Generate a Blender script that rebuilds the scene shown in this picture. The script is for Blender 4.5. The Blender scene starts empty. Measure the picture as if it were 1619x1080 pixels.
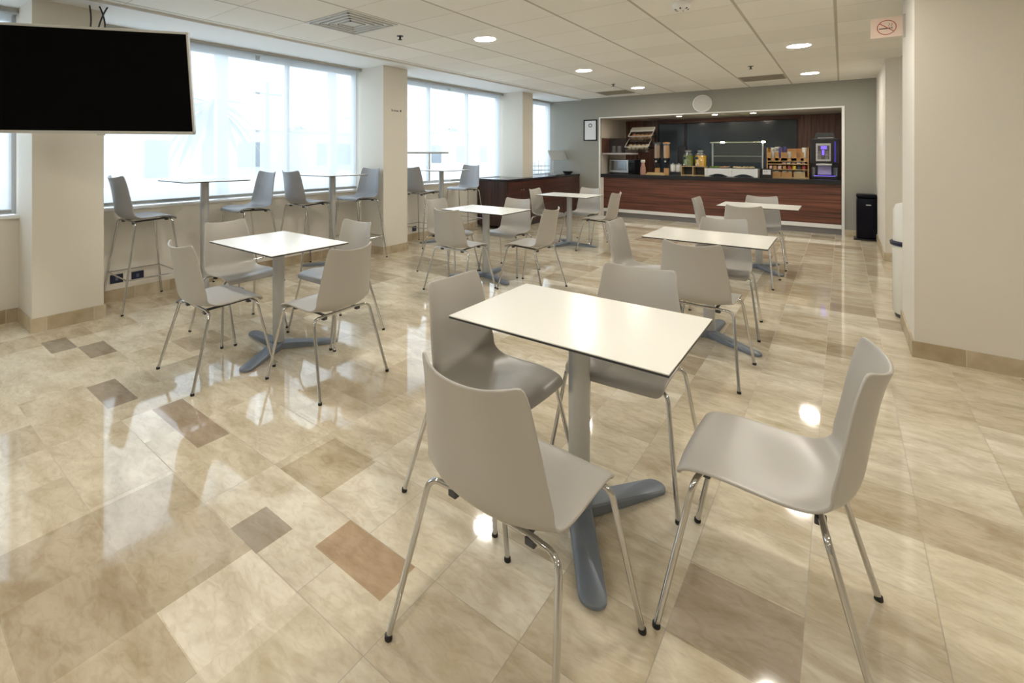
import bpy, bmesh, math, random
from mathutils import Vector, Matrix
random.seed(7)
R = math.radians
PI = math.pi
scene = bpy.context.scene
C = scene.collection

# ------------------------------------------------------------------ camera
H = 1.38
cd = bpy.data.cameras.new('camera')
cam = bpy.data.objects.new('camera', cd); C.objects.link(cam)
cam.location = (0, 0, H)
cam.rotation_euler = (R(90), 0, R(39.2835))
cd.sensor_width = 36; cd.sensor_fit = 'HORIZONTAL'
cd.lens = 771.384 * 36 / 1619
cd.shift_x = (809.5 - 700) / 1619
cd.shift_y = -(540 - 241.8) / 1619
cd.clip_start = 0.05; cd.clip_end = 300
scene.camera = cam
scene.view_settings.view_transform = 'Standard'
scene.view_settings.look = 'None'
scene.view_settings.gamma = 1
scene.view_settings.use_curve_mapping = False
scene.view_settings.exposure = 0.75

# ------------------------------------------------------------------ world: hazy white daylight
w = bpy.data.worlds.new('hazy_sky'); scene.world = w; w.use_nodes = True
nt = w.node_tree; bg = nt.nodes['Background']
tc = nt.nodes.new('ShaderNodeTexCoord'); sx = nt.nodes.new('ShaderNodeSeparateXYZ')
cr = nt.nodes.new('ShaderNodeValToRGB')
nt.links.new(tc.outputs['Generated'], sx.inputs[0]); nt.links.new(sx.outputs[2], cr.inputs[0])
cr.color_ramp.elements[0].position = 0.0; cr.color_ramp.elements[0].color = (0.88, 0.94, 1.0, 1)
cr.color_ramp.elements[1].position = 0.6; cr.color_ramp.elements[1].color = (0.74, 0.86, 1.0, 1)
nt.links.new(cr.outputs[0], bg.inputs[0])
bg.inputs[1].default_value = 2.25
LAMP = 95.0        # emission of the ceiling downlights

# ------------------------------------------------------------------ materials
def new_mat(name):
    m = bpy.data.materials.new(name); m.use_nodes = True
    return m, m.node_tree.nodes, m.node_tree.links, m.node_tree.nodes['Principled BSDF']
def pm(name, col, rough=0.5, metal=0.0, spec=None, emit=None, estr=0, trans=0, ior=None, coat=0, bump=0, bscale=60, var=0):
    m, N, L, b = new_mat(name)
    b.inputs['Base Color'].default_value = (*col, 1)
    b.inputs['Roughness'].default_value = rough
    b.inputs['Metallic'].default_value = metal
    if spec is not None: b.inputs['Specular IOR Level'].default_value = spec
    if emit: b.inputs['Emission Color'].default_value = (*emit, 1); b.inputs['Emission Strength'].default_value = estr
    if trans: b.inputs['Transmission Weight'].default_value = trans
    if ior: b.inputs['IOR'].default_value = ior
    if coat: b.inputs['Coat Weight'].default_value = coat; b.inputs['Coat Roughness'].default_value = 0.1
    if var:
        t = N.new('ShaderNodeTexCoord'); n = N.new('ShaderNodeTexNoise'); n.inputs['Scale'].default_value = 2.2; n.inputs['Detail'].default_value = 5
        mx = N.new('ShaderNodeMixRGB'); mx.inputs[1].default_value = (*[c * (1 - var) for c in col], 1); mx.inputs[2].default_value = (*[min(1, c * (1 + var)) for c in col], 1)
        L.new(t.outputs['Object'], n.inputs[0]); L.new(n.outputs[0], mx.inputs[0]); L.new(mx.outputs[0], b.inputs['Base Color'])
    if bump:
        t = N.new('ShaderNodeTexCoord'); n = N.new('ShaderNodeTexNoise'); n.inputs['Scale'].default_value = bscale; n.inputs['Detail'].default_value = 4
        bp = N.new('ShaderNodeBump'); bp.inputs['Strength'].default_value = bump; bp.inputs['Distance'].default_value = 0.004
        L.new(t.outputs['Object'], n.inputs[0]); L.new(n.outputs[0], bp.inputs['Height']); L.new(bp.outputs[0], b.inputs['Normal'])
    return m

def wood_mat(name, c1, c2, axis='z', rough=0.35, scale=1.0):
    """striped veneer: bands change along `axis`, long along the others"""
    m, N, L, b = new_mat(name)
    t = N.new('ShaderNodeTexCoord'); mp = N.new('ShaderNodeMapping')
    s = [0.5, 0.5, 0.5]; s['xyz'.index(axis)] = 16.0
    mp.inputs['Scale'].default_value = [v * scale for v in s]
    n = N.new('ShaderNodeTexNoise'); n.inputs['Scale'].default_value = 1.6; n.inputs['Detail'].default_value = 9; n.inputs['Roughness'].default_value = 0.62
    cr = N.new('ShaderNodeValToRGB')
    cr.color_ramp.elements[0].position = 0.33; cr.color_ramp.elements[0].color = (*c1, 1)
    cr.color_ramp.elements[1].position = 0.68; cr.color_ramp.elements[1].color = (*c2, 1)
    L.new(t.outputs['Object'], mp.inputs[0]); L.new(mp.outputs[0], n.inputs[0]); L.new(n.outputs[0], cr.inputs[0]); L.new(cr.outputs[0], b.inputs['Base Color'])
    b.inputs['Roughness'].default_value = rough
    return m

def math_node(N, L, op, a, b=None, c=None):
    n = N.new('ShaderNodeMath'); n.operation = op
    for i, v in enumerate((a, b, c)):
        if v is None: continue
        if isinstance(v, (int, float)): n.inputs[i].default_value = v
        else: L.new(v, n.inputs[i])
    return n.outputs[0]

def floor_material():
    m, N, L, b = new_mat('polished_marble_tiles')
    t = N.new('ShaderNodeTexCoord'); sp = N.new('ShaderNodeSeparateXYZ'); L.new(t.outputs['Object'], sp.inputs[0])
    M = lambda *a: math_node(N, L, *a)
    x = M('ADD', sp.outputs[0], 0.085 + 31.0); y = M('ADD', sp.outputs[1], -0.285 + 30.7)
    W = 0.31; Hh = 0.304
    rowf = M('DIVIDE', y, Hh); row = M('FLOOR', rowf); fy = M('FRACT', rowf)
    wn = N.new('ShaderNodeTexWhiteNoise'); wn.noise_dimensions = '1D'; L.new(row, wn.inputs['W'])
    off = M('MULTIPLY', M('GREATER_THAN', wn.outputs[0], 0.5), W)
    xo = M('ADD', x, off)
    cxl = M('DIVIDE', xo, 2 * W); ci = M('FLOOR', cxl)
    cb = N.new('ShaderNodeCombineXYZ'); L.new(ci, cb.inputs[0]); L.new(row, cb.inputs[1])
    w2 = N.new('ShaderNodeTexWhiteNoise'); w2.noise_dimensions = '2D'; L.new(cb.outputs[0], w2.inputs['Vector'])
    right = M('GREATER_THAN', sp.outputs[0], -1.325)
    split = M('MAXIMUM', M('LESS_THAN', w2.outputs[0], 0.30), right)
    half = M('FLOOR', M('MULTIPLY', M('FRACT', cxl), 2.0))
    cc = M('ADD', M('MULTIPLY', ci, 3.0), M('MULTIPLY', half, split))
    fl = M('FRACT', cxl); fs = M('FRACT', M('MULTIPLY', cxl, 2.0))
    dl = M('MULTIPLY', M('MINIMUM', fl, M('SUBTRACT', 1.0, fl)), 2 * W)
    ds = M('MULTIPLY', M('MINIMUM', fs, M('SUBTRACT', 1.0, fs)), W)
    dx = M('ADD', M('MULTIPLY', dl, M('SUBTRACT', 1.0, split)), M('MULTIPLY', ds, split))
    dy = M('MULTIPLY', M('MINIMUM', fy, M('SUBTRACT', 1.0, fy)), Hh)
    d = M('MINIMUM', dx, dy)
    joint = M('LESS_THAN', d, 0.0015)
    cb2 = N.new('ShaderNodeCombineXYZ'); L.new(cc, cb2.inputs[0]); L.new(row, cb2.inputs[1])
    w3 = N.new('ShaderNodeTexWhiteNoise'); w3.noise_dimensions = '2D'; L.new(cb2.outputs[0], w3.inputs['Vector'])
    # tone per tile
    cr = N.new('ShaderNodeValToRGB'); e = cr.color_ramp.elements
    e[0].position = 0.0; e[0].color = (0.50, 0.42, 0.31, 1)
    e[1].position = 0.06; e[1].color = (0.60, 0.52, 0.39, 1)
    for p, c in ((0.2, (0.68, 0.60, 0.46)), (0.5, (0.75, 0.68, 0.53)), (0.8, (0.79, 0.73, 0.59)), (1.0, (0.84, 0.79, 0.67))):
        q = e.new(p); q.color = (*c, 1)
    L.new(w3.outputs[0], cr.inputs[0])
    # clouds and streaks, shifted per tile
    ad = N.new('ShaderNodeVectorMath'); ad.operation = 'MULTIPLY_ADD'
    L.new(w3.outputs['Color'], ad.inputs[0]); ad.inputs[1].default_value = (20, 20, 20); L.new(t.outputs['Object'], ad.inputs[2])
    mp = N.new('ShaderNodeMapping'); mp.inputs['Scale'].default_value = (1.0, 2.2, 1.0); L.new(ad.outputs[0], mp.inputs[0])
    n1 = N.new('ShaderNodeTexNoise'); n1.inputs['Scale'].default_value = 3.4; n1.inputs['Detail'].default_value = 9; n1.inputs['Roughness'].default_value = 0.62; n1.inputs['Distortion'].default_value = 0.6
    L.new(mp.outputs[0], n1.inputs[0])
    r1 = N.new('ShaderNodeValToRGB'); r1.color_ramp.elements[0].position = 0.34; r1.color_ramp.elements[0].color = (0.72, 0.66, 0.57, 1)
    r1.color_ramp.elements[1].position = 0.62; r1.color_ramp.elements[1].color = (1.06, 1.06, 1.06, 1)
    L.new(n1.outputs[0], r1.inputs[0])
    # single tiles of other sizes and colours laid between the cream ones
    cur = cr.outputs[0]; allm = None
    for (xa, xb, ya, yb, col) in ((-1.43, -1.10, 1.04, 1.20, (0.54, 0.40, 0.27)), (-1.74, -1.56, 0.893, 1.038, (0.44, 0.38, 0.30)), (-2.87, -2.33, 1.04, 1.195, (0.46, 0.37, 0.28)),
            (-0.395, -0.085, 1.497, 1.80, (0.56, 0.48, 0.38)), (-3.44, -3.06, 0.893, 1.04, (0.40, 0.34, 0.27)), (-1.90, -1.61, 1.20, 1.497, (0.62, 0.54, 0.40)),
            (-2.23, -1.59, 0.285, 0.589, (0.56, 0.48, 0.36)), (-2.23, -1.59, 0.589, 0.893, (0.60, 0.52, 0.39)), (-4.50, -4.20, 0.893, 1.04, (0.36, 0.31, 0.24)), (-4.2, -3.9, 1.04, 1.195, (0.38, 0.32, 0.25)),
            (-1.59, -1.26, 0.589, 0.893, (0.86, 0.80, 0.67))):
        k = M('MULTIPLY', M('MULTIPLY', M('GREATER_THAN', sp.outputs[0], xa), M('LESS_THAN', sp.outputs[0], xb)), M('MULTIPLY', M('GREATER_THAN', sp.outputs[1], ya), M('LESS_THAN', sp.outputs[1], yb)))
        mo = N.new('ShaderNodeMixRGB'); mo.inputs[2].default_value = (*col, 1); L.new(k, mo.inputs[0]); L.new(cur, mo.inputs[1]); cur = mo.outputs[0]
        allm = k if allm is None else M('MAXIMUM', allm, k)
    joint = M('MULTIPLY', joint, M('SUBTRACT', 1.0, allm))
    mu = N.new('ShaderNodeMixRGB'); mu.blend_type = 'MULTIPLY'; mu.inputs[0].default_value = 0.85
    L.new(cur, mu.inputs[1]); L.new(r1.outputs[0], mu.inputs[2])
    n2 = N.new('ShaderNodeTexNoise'); n2.inputs['Scale'].default_value = 14; n2.inputs['Detail'].default_value = 8; n2.inputs['Distortion'].default_value = 1.5
    L.new(mp.outputs[0], n2.inputs[0])
    r2 = N.new('ShaderNodeValToRGB'); r2.color_ramp.elements[0].position = 0.35; r2.color_ramp.elements[0].color = (0.86, 0.82, 0.76, 1)
    r2.color_ramp.elements[1].position = 0.55; r2.color_ramp.elements[1].color = (1, 1, 1, 1)
    L.new(n2.outputs[0], r2.inputs[0])
    mu2 = N.new('ShaderNodeMixRGB'); mu2.blend_type = 'MULTIPLY'; mu2.inputs[0].default_value = 0.7
    L.new(mu.outputs[0], mu2.inputs[1]); L.new(r2.outputs[0], mu2.inputs[2])
    mj = N.new('ShaderNodeMixRGB'); mj.inputs[2].default_value = (0.27, 0.22, 0.16, 1)
    L.new(M('MULTIPLY', joint, 0.6), mj.inputs[0]); L.new(mu2.outputs[0], mj.inputs[1])
    L.new(mj.outputs[0], b.inputs['Base Color'])
    rr = M('ADD', M('MULTIPLY', n1.outputs[0], 0.03), 0.035)
    L.new(M('ADD', rr, M('MULTIPLY', joint, 0.35)), b.inputs['Roughness'])
    b.inputs['Specular IOR Level'].default_value = 0.95
    bp = N.new('ShaderNodeBump'); bp.inputs['Strength'].default_value = 0.02; bp.inputs['Distance'].default_value = 0.004
    n3 = N.new('ShaderNodeTexNoise'); n3.inputs['Scale'].default_value = 2.5; L.new(t.outputs['Object'], n3.inputs[0])
    L.new(n3.outputs[0], bp.inputs['Height']); L.new(bp.outputs[0], b.inputs['Normal'])
    return m

def ceiling_material():
    m, N, L, b = new_mat('acoustic_ceiling_tiles')
    t = N.new('ShaderNodeTexCoord'); sp = N.new('ShaderNodeSeparateXYZ'); L.new(t.outputs['Object'], sp.inputs[0])
    M = lambda *a: math_node(N, L, *a)
    def lines(v, org, mod, hw):
        f = M('FRACT', M('DIVIDE', M('ADD', v, -org + 50 * mod), mod))
        dd = M('MULTIPLY', M('MINIMUM', f, M('SUBTRACT', 1.0, f)), mod)
        return M('LESS_THAN', dd, hw)
    lx = lines(sp.outputs[0], -0.043, 0.6325, 0.011); ly = lines(sp.outputs[1], 2.69, 0.628, 0.005)
    lines_ = M('MAXIMUM', M('MULTIPLY', lx, 0.85), M('MULTIPLY', ly, 0.45))
    inside = M('GREATER_THAN', sp.outputs[0], -4.56)
    lines_ = M('MULTIPLY', lines_, inside)
    fx = M('FLOOR', M('DIVIDE', M('ADD', sp.outputs[0], 0.043 + 31.625), 0.6325)); fy = M('FLOOR', M('DIVIDE', M('ADD', sp.outputs[1], -2.69 + 31.4), 0.628))
    cb = N.new('ShaderNodeCombineXYZ'); L.new(fx, cb.inputs[0]); L.new(fy, cb.inputs[1])
    wn = N.new('ShaderNodeTexWhiteNoise'); wn.noise_dimensions = '2D'; L.new(cb.outputs[0], wn.inputs['Vector'])
    tone = N.new('ShaderNodeMixRGB'); tone.inputs[1].default_value = (0.82, 0.79, 0.72, 1); tone.inputs[2].default_value = (0.88, 0.855, 0.79, 1)
    L.new(wn.outputs[0], tone.inputs[0])
    mj = N.new('ShaderNodeMixRGB'); mj.inputs[2].default_value = (0.45, 0.41, 0.34, 1)
    L.new(lines_, mj.inputs[0]); L.new(tone.outputs[0], mj.inputs[1]); L.new(mj.outputs[0], b.inputs['Base Color'])
    b.inputs['Roughness'].default_value = 0.85
    n = N.new('ShaderNodeTexNoise'); n.inputs['Scale'].default_value = 90; L.new(t.outputs['Object'], n.inputs[0])
    bp = N.new('ShaderNodeBump'); bp.inputs['Strength'].default_value = 0.15; bp.inputs['Distance'].default_value = 0.003
    L.new(n.outputs[0], bp.inputs['Height']); L.new(bp.outputs[0], b.inputs['Normal'])
    return m

def stone_base_material():
    m, N, L, b = new_mat('beige_stone_skirting')
    t = N.new('ShaderNodeTexCoord'); sp = N.new('ShaderNodeSeparateXYZ'); L.new(t.outputs['Object'], sp.inputs[0])
    M = lambda *a: math_node(N, L, *a)
    s = M('ADD', M('ADD', sp.outputs[0], sp.outputs[1]), 40.07)
    q = M('DIVIDE', s, 0.31); i = M('FLOOR', q); f = M('FRACT', q)
    wn = N.new('ShaderNodeTexWhiteNoise'); wn.noise_dimensions = '1D'; L.new(i, wn.inputs['W'])
    cr = N.new('ShaderNodeMixRGB'); cr.inputs[1].default_value = (0.42, 0.34, 0.22, 1); cr.inputs[2].default_value = (0.62, 0.54, 0.40, 1); L.new(wn.outputs[0], cr.inputs[0])
    n = N.new('ShaderNodeTexNoise'); n.inputs['Scale'].default_value = 9; n.inputs['Detail'].default_value = 7; L.new(t.outputs['Object'], n.inputs[0])
    mu = N.new('ShaderNodeMixRGB'); mu.blend_type = 'MULTIPLY'; mu.inputs[0].default_value = 0.6; L.new(cr.outputs[0], mu.inputs[1])
    r = N.new('ShaderNodeValToRGB'); r.color_ramp.elements[0].position = 0.3; r.color_ramp.elements[0].color = (0.7, 0.62, 0.5, 1); r.color_ramp.elements[1].position = 0.65; r.color_ramp.elements[1].color = (1.1, 1.1, 1.1, 1)
    L.new(n.outputs[0], r.inputs[0]); L.new(r.outputs[0], mu.inputs[2])
    j = M('LESS_THAN', M('MINIMUM', f, M('SUBTRACT', 1.0, f)), 0.008)
    mj = N.new('ShaderNodeMixRGB'); mj.inputs[2].default_value = (0.6, 0.55, 0.45, 1); L.new(j, mj.inputs[0]); L.new(mu.outputs[0], mj.inputs[1])
    L.new(mj.outputs[0], b.inputs['Base Color']); b.inputs['Roughness'].default_value = 0.35
    return m

def blind_material():
    """solar screen cloth: part see-through weave, part light-diffusing"""
    m, N, L, b = new_mat('solar_screen_cloth'); N.remove(b)
    out = N['Material Output']
    tr = N.new('ShaderNodeBsdfTransparent'); tr.inputs[0].default_value = (0.97, 0.98, 1, 1)
    tl = N.new('ShaderNodeBsdfTranslucent'); tl.inputs[0].default_value = (0.80, 0.84, 0.88, 1)
    df = N.new('ShaderNodeBsdfDiffuse'); df.inputs[0].default_value = (0.80, 0.82, 0.84, 1)
    m1 = N.new('ShaderNodeMixShader'); m1.inputs[0].default_value = 0.30; L.new(tl.outputs[0], m1.inputs[1]); L.new(df.outputs[0], m1.inputs[2])
    m2 = N.new('ShaderNodeMixShader'); m2.inputs[0].default_value = 0.66; L.new(tr.outputs[0], m2.inputs[1]); L.new(m1.outputs[0], m2.inputs[2])
    L.new(m2.outputs[0], out.inputs[0])
    return m

def pane_material(name='window_glass', tint=(0.96, 0.98, 0.98), refl=0.07):
    m, N, L, b = new_mat(name); N.remove(b); out = N['Material Output']
    tr = N.new('ShaderNodeBsdfTransparent'); tr.inputs[0].default_value = (*tint, 1)
    gl = N.new('ShaderNodeBsdfGlossy'); gl.inputs['Roughness'].default_value = 0.02
    mx = N.new('ShaderNodeMixShader'); mx.inputs[0].default_value = refl
    L.new(tr.outputs[0], mx.inputs[1]); L.new(gl.outputs[0], mx.inputs[2]); L.new(mx.outputs[0], out.inputs[0])
    return m

def emit_mat(name, col, s):
    m, N, L, b = new_mat(name); N.remove(b)
    e = N.new('ShaderNodeEmission'); e.inputs[0].default_value = (*col, 1); e.inputs[1].default_value = s
    L.new(e.outputs[0], N['Material Output'].inputs[0]); return m

m_floor = floor_material(); m_ceil = ceiling_material(); m_stone = stone_base_material()
m_wall = pm('cream_wall_paint', (0.76, 0.72, 0.64), 0.7, bump=0.12, bscale=40, var=0.02)
m_soffit = pm('white_plaster', (0.82, 0.82, 0.80), 0.7)
m_grey = pm('grey_wall_paint', (0.33, 0.325, 0.285), 0.7, bump=0.08, bscale=40, var=0.03)
m_niche = pm('niche_beige_paint', (0.70, 0.64, 0.57), 0.65)
m_white = pm('white_enamel', (0.85, 0.85, 0.84), 0.35)
m_shell = pm('warm_grey_plastic', (0.455, 0.432, 0.395), 0.31, spec=0.5)
m_shell2 = pm('cool_grey_plastic', (0.32, 0.325, 0.34), 0.33, spec=0.5)
m_chrome = pm('chrome', (0.60, 0.60, 0.61), 0.09, metal=1)
m_rubber = pm('black_rubber', (0.015, 0.015, 0.015), 0.6)
m_darkm = pm('dark_bracket', (0.06, 0.06, 0.065), 0.5)
m_top = pm('white_laminate', (0.90, 0.89, 0.84), 0.22, spec=0.5)
m_core = pm('dark_laminate_core', (0.035, 0.035, 0.04), 0.5)
m_alu = pm('satin_aluminium_paint', (0.52, 0.53, 0.54), 0.35, metal=0.55)
m_base = pm('blue_grey_cast_metal', (0.24, 0.275, 0.33), 0.42, metal=0.35)
m_blind = blind_material(); m_pane = pane_material()
m_frame = pm('grey_window_frame', (0.62, 0.65, 0.68), 0.4)
m_rail = pm('grey_blind_rail', (0.42, 0.42, 0.40), 0.5)
m_black = pm('black_plastic', (0.012, 0.012, 0.014), 0.3)
m_gloss = pm('black_gloss', (0.004, 0.004, 0.005), 0.08)
m_screen = pm('tv_screen', (0.001, 0.001, 0.0015), 0.35, spec=0.06)
m_silver = pm('silver_plastic', (0.55, 0.55, 0.54), 0.35, metal=0.5)
m_steel = pm('brushed_steel', (0.6, 0.6, 0.6), 0.28, metal=1)
m_woodh = wood_mat('zebrano_horizontal', (0.035, 0.014, 0.010), (0.235, 0.085, 0.052), 'z')
m_woodv = wood_mat('zebrano_vertical', (0.075, 0.034, 0.026), (0.27, 0.13, 0.09), 'x')
m_woody = wood_mat('zebrano_vertical_end', (0.020, 0.011, 0.012), (0.085, 0.045, 0.04), 'x')
m_woodd = wood_mat('dark_zebrano_horizontal', (0.018, 0.008, 0.007), (0.10, 0.035, 0.026), 'z')
m_granite = pm('black_granite', (0.02, 0.02, 0.024), 0.15, bump=0.02)
m_oak = pm('light_wood', (0.50, 0.27, 0.10), 0.5, var=0.15)
m_oak2 = pm('pale_wood', (0.55, 0.40, 0.20), 0.5, var=0.12)
m_slate = pm('blue_black_glass_panel', (0.050, 0.066, 0.088), 0.16)
m_glass = pane_material('clear_acrylic', (0.90, 0.92, 0.92), 0.16)
m_green = pm('green_juice', (0.18, 0.24, 0.03), 0.15)
m_yellow = pm('orange_juice', (0.85, 0.48, 0.02), 0.15)
m_ivory = pm('white_ceramic', (0.80, 0.79, 0.74), 0.3)
m_kraft = pm('kraft_card', (0.55, 0.30, 0.12), 0.7)
m_red = pm('red_wrapper', (0.42, 0.06, 0.05), 0.4); m_yel = pm('yellow_wrapper', (0.75, 0.55, 0.05), 0.4)
m_pink = pm('pink_wrapper', (0.65, 0.45, 0.42), 0.5)
m_purple = pm('purple_cup', (0.10, 0.09, 0.30), 0.4)
m_granola = pm('granola', (0.45, 0.28, 0.15), 0.8, bump=1.0, bscale=120, var=0.35)
m_flakes = pm('corn_flakes', (0.62, 0.34, 0.13), 0.8, bump=1.0, bscale=120, var=0.3)
m_bread = pm('bread_roll', (0.52, 0.24, 0.08), 0.7, var=0.3)
m_bread2 = pm('pale_pastry', (0.62, 0.50, 0.33), 0.7, var=0.3)
m_salad = pm('salad_leaves', (0.16, 0.30, 0.04), 0.6, var=0.4)
m_ham = pm('sliced_ham', (0.55, 0.33, 0.22), 0.6, var=0.3)
m_led = emit_mat('warm_led', (1.0, 0.94, 0.835), LAMP)
m_spot = emit_mat('niche_spot', (1.0, 0.86, 0.66), 110)
m_guardled = emit_mat('sneeze_guard_lamp', (0.95, 1.0, 0.70), 12)
m_purplelight = emit_mat('violet_display', (0.22, 0.14, 1.0), 0.9)
m_violetdim = emit_mat('violet_strip', (0.10, 0.07, 0.55), 0.45)
m_paper = pm('white_paper', (0.78, 0.79, 0.82), 0.6)
m_ink = pm('dark_ink', (0.05, 0.05, 0.05), 0.6)
m_signred = pm('red_sign_ink', (0.45, 0.12, 0.09), 0.5)
m_signbase = pm('sign_plastic', (0.78, 0.62, 0.52), 0.4)
m_clock = pm('clock_face', (0.62, 0.61, 0.58), 0.3)
m_outlet = pm('navy_socket_plate', (0.008, 0.012, 0.04), 0.4)
m_vent = pm('vent_metal', (0.60, 0.60, 0.59), 0.5)
m_bin = pm('glossy_black_bin', (0.003, 0.003, 0.008), 0.25, spec=0.15)
m_cream = pm('cream_bin_plastic', (0.80, 0.79, 0.72), 0.3)

# ------------------------------------------------------------------ mesh helpers
class MB:
    def __init__(s): s.bm = bmesh.new(); s.mi = 0
    def _faces(s, fs):
        for f in fs: f.material_index = s.mi
    def mat(s, i): s.mi = i; return s
    def box(s, x0, x1, y0, y1, z0, z1, bevel=0, seg=2, M=None):
        r = bmesh.ops.create_cube(s.bm, size=1); v = r['verts']
        bmesh.ops.scale(s.bm, verts=v, vec=(abs(x1 - x0), abs(y1 - y0), abs(z1 - z0)))
        bmesh.ops.translate(s.bm, verts=v, vec=((x0 + x1) / 2, (y0 + y1) / 2, (z0 + z1) / 2))
        fs = list({f for q in v for f in q.link_faces})
        if bevel:
            es = list({e for q in v for e in q.link_edges})
            rb = bmesh.ops.bevel(s.bm, geom=es, offset=bevel, segments=seg, profile=0.5, affect='EDGES')
            v = list({q for f in rb['faces'] for q in f.verts} | {q for q in v if q.is_valid}); fs = list({f for q in v for f in q.link_faces})
        s._faces(fs)
        if M: bmesh.ops.transform(s.bm, matrix=M, verts=v)
        return s
    def lathe(s, prof, seg=32, cx=0, cy=0, M=None, cap=True):
        rings = []; bm = s.bm; nv = []
        for r, z in prof:
            ring = [bm.verts.new((cx + r * math.cos(2 * PI * k / seg), cy + r * math.sin(2 * PI * k / seg), z)) for k in range(seg)]
            rings.append(ring); nv += ring
        fs = []
        for a, b in zip(rings, rings[1:]):
            for k in range(seg): fs.append(bm.faces.new((a[k], a[(k + 1) % seg], b[(k + 1) % seg], b[k])))
        if cap:
            fs.append(bm.faces.new(list(reversed(rings[0])))); fs.append(bm.faces.new(rings[-1]))
        s._faces(fs)
        if M: bmesh.ops.transform(bm, matrix=M, verts=nv)
        return s
    def tube(s, pts, r, seg=12, cap=True):
        bm = s.bm; P = [Vector(p) for p in pts]; rr = r if isinstance(r, (list, tuple)) else [r] * len(P)
        t0 = (P[1] - P[0]).normalized(); up = Vector((0, 0, 1)) if abs(t0.z) < 0.9 else Vector((1, 0, 0))
        n = t0.cross(up).normalized(); rings = []
        for i, p in enumerate(P):
            t = ((P[min(i + 1, len(P) - 1)] - P[max(i - 1, 0)])).normalized()
            n = (n - t * n.dot(t)).normalized(); bn = t.cross(n)
            rings.append([bm.verts.new(p + (n * math.cos(2 * PI * k / seg) + bn * math.sin(2 * PI * k / seg)) * rr[i]) for k in range(seg)])
        fs = []
        for a, b in zip(rings, rings[1:]):
            for k in range(seg): fs.append(bm.faces.new((a[k], b[k], b[(k + 1) % seg], a[(k + 1) % seg])))
        if cap: fs.append(bm.faces.new(rings[0])); fs.append(bm.faces.new(list(reversed(rings[-1]))))
        s._faces(fs); return s
    def prism(s, poly, z0, z1, M=None):
        bm = s.bm; a = [bm.verts.new((x, y, z0)) for x, y in poly]; b = [bm.verts.new((x, y, z1)) for x, y in poly]
        n = len(poly); fs = [bm.faces.new(list(reversed(a))), bm.faces.new(b)]
        for k in range(n): fs.append(bm.faces.new((a[k], a[(k + 1) % n], b[(k + 1) % n], b[k])))
        s._faces(fs)
        if M: bmesh.ops.transform(bm, matrix=M, verts=a + b)
        return s
    def ball(s, c, r, sc=(1, 1, 1), sub=2):
        rr = bmesh.ops.create_icosphere(s.bm, subdivisions=sub, radius=r); v = rr['verts']
        bmesh.ops.scale(s.bm, verts=v, vec=sc); bmesh.ops.translate(s.bm, verts=v, vec=c)
        s._faces({f for q in v for f in q.link_faces}); return s
    def build(s, name, mats, parent=None, smooth=False, loc=None, rot=None):
        me = bpy.data.meshes.new(name); bmesh.ops.recalc_face_normals(s.bm, faces=s.bm.faces); s.bm.to_mesh(me); s.bm.free()
        for m in (mats if isinstance(mats, (list, tuple)) else [mats]): me.materials.append(m)
        if smooth:
            for p in me.polygons: p.use_smooth = True
            try: me.set_sharp_from_angle(angle=R(38))
            except Exception: pass
        o = bpy.data.objects.new(name, me); C.objects.link(o)
        if loc is not None: o.location = loc
        if rot is not None: o.rotation_euler = rot
        if parent: o.parent = parent
        return o

def tag(o, label, cat, group=None, kind=None):
    o['label'] = label; o['category'] = cat
    if group: o['group'] = group
    if kind: o['kind'] = kind
    return o
def thing(name, label, cat, loc=(0, 0, 0), rz=0, group=None):
    o = bpy.data.objects.new(name, None); C.objects.link(o); o.empty_display_size = 0.1
    o.location = loc; o.rotation_euler = (0, 0, rz); return tag(o, label, cat, group)
def struct(name, mb, mat, label=None, parent=None, smooth=False):
    o = mb.build(name, mat, parent, smooth)
    if not parent:
        o['kind'] = 'structure'
        if label: o['label'] = label; o['category'] = name.split('_')[0]
    return o
def dup(root, loc, rz, label, group=None):
    r = root.copy(); C.objects.link(r); r.location = loc; r.rotation_euler = (0, 0, rz); r['label'] = label
    if group: r['group'] = group
    for ch in list(root.children):
        c = ch.copy(); C.objects.link(c); c.parent = r
        for g in list(ch.children):
            d = g.copy(); C.objects.link(d); d.parent = c
    return r
def arc(p0, corner, p1, rad, n=6):
    """points p0 .. rounded corner .. p1"""
    p0, c, p1 = Vector(p0), Vector(corner), Vector(p1)
    a = (p0 - c).normalized(); b = (p1 - c).normalized()
    A = c + a * rad; B = c + b * rad; out = [p0]
    for i in range(n + 1):
        t = i / n; out.append(A * (1 - t) ** 2 + c * 2 * t * (1 - t) + B * t ** 2)
    out.append(p1); return out

# ------------------------------------------------------------------ room shell
ZC = 2.59; YB = 10.5; XW = -5.25; XF = -4.80
PIL = [(0.90, 1.37), (4.60, 5.07), (8.32, 8.72)]
struct('floor', MB().box(XW - 0.25, 5.1, -5.1, 12.4, -0.1, 0), m_floor, 'polished cream and brown marble tile floor')
struct('ceiling', MB().box(XW - 0.25, 5.1, -5.1, YB + 0.1, ZC, ZC + 0.1), m_ceil, 'suspended ceiling of off-white acoustic tiles')
struct('trim_1', MB().box(XW - 0.2, -4.55, -5.0, YB, ZC - 0.022, ZC), m_soffit, 'plain white plaster band of ceiling along the windows')
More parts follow.
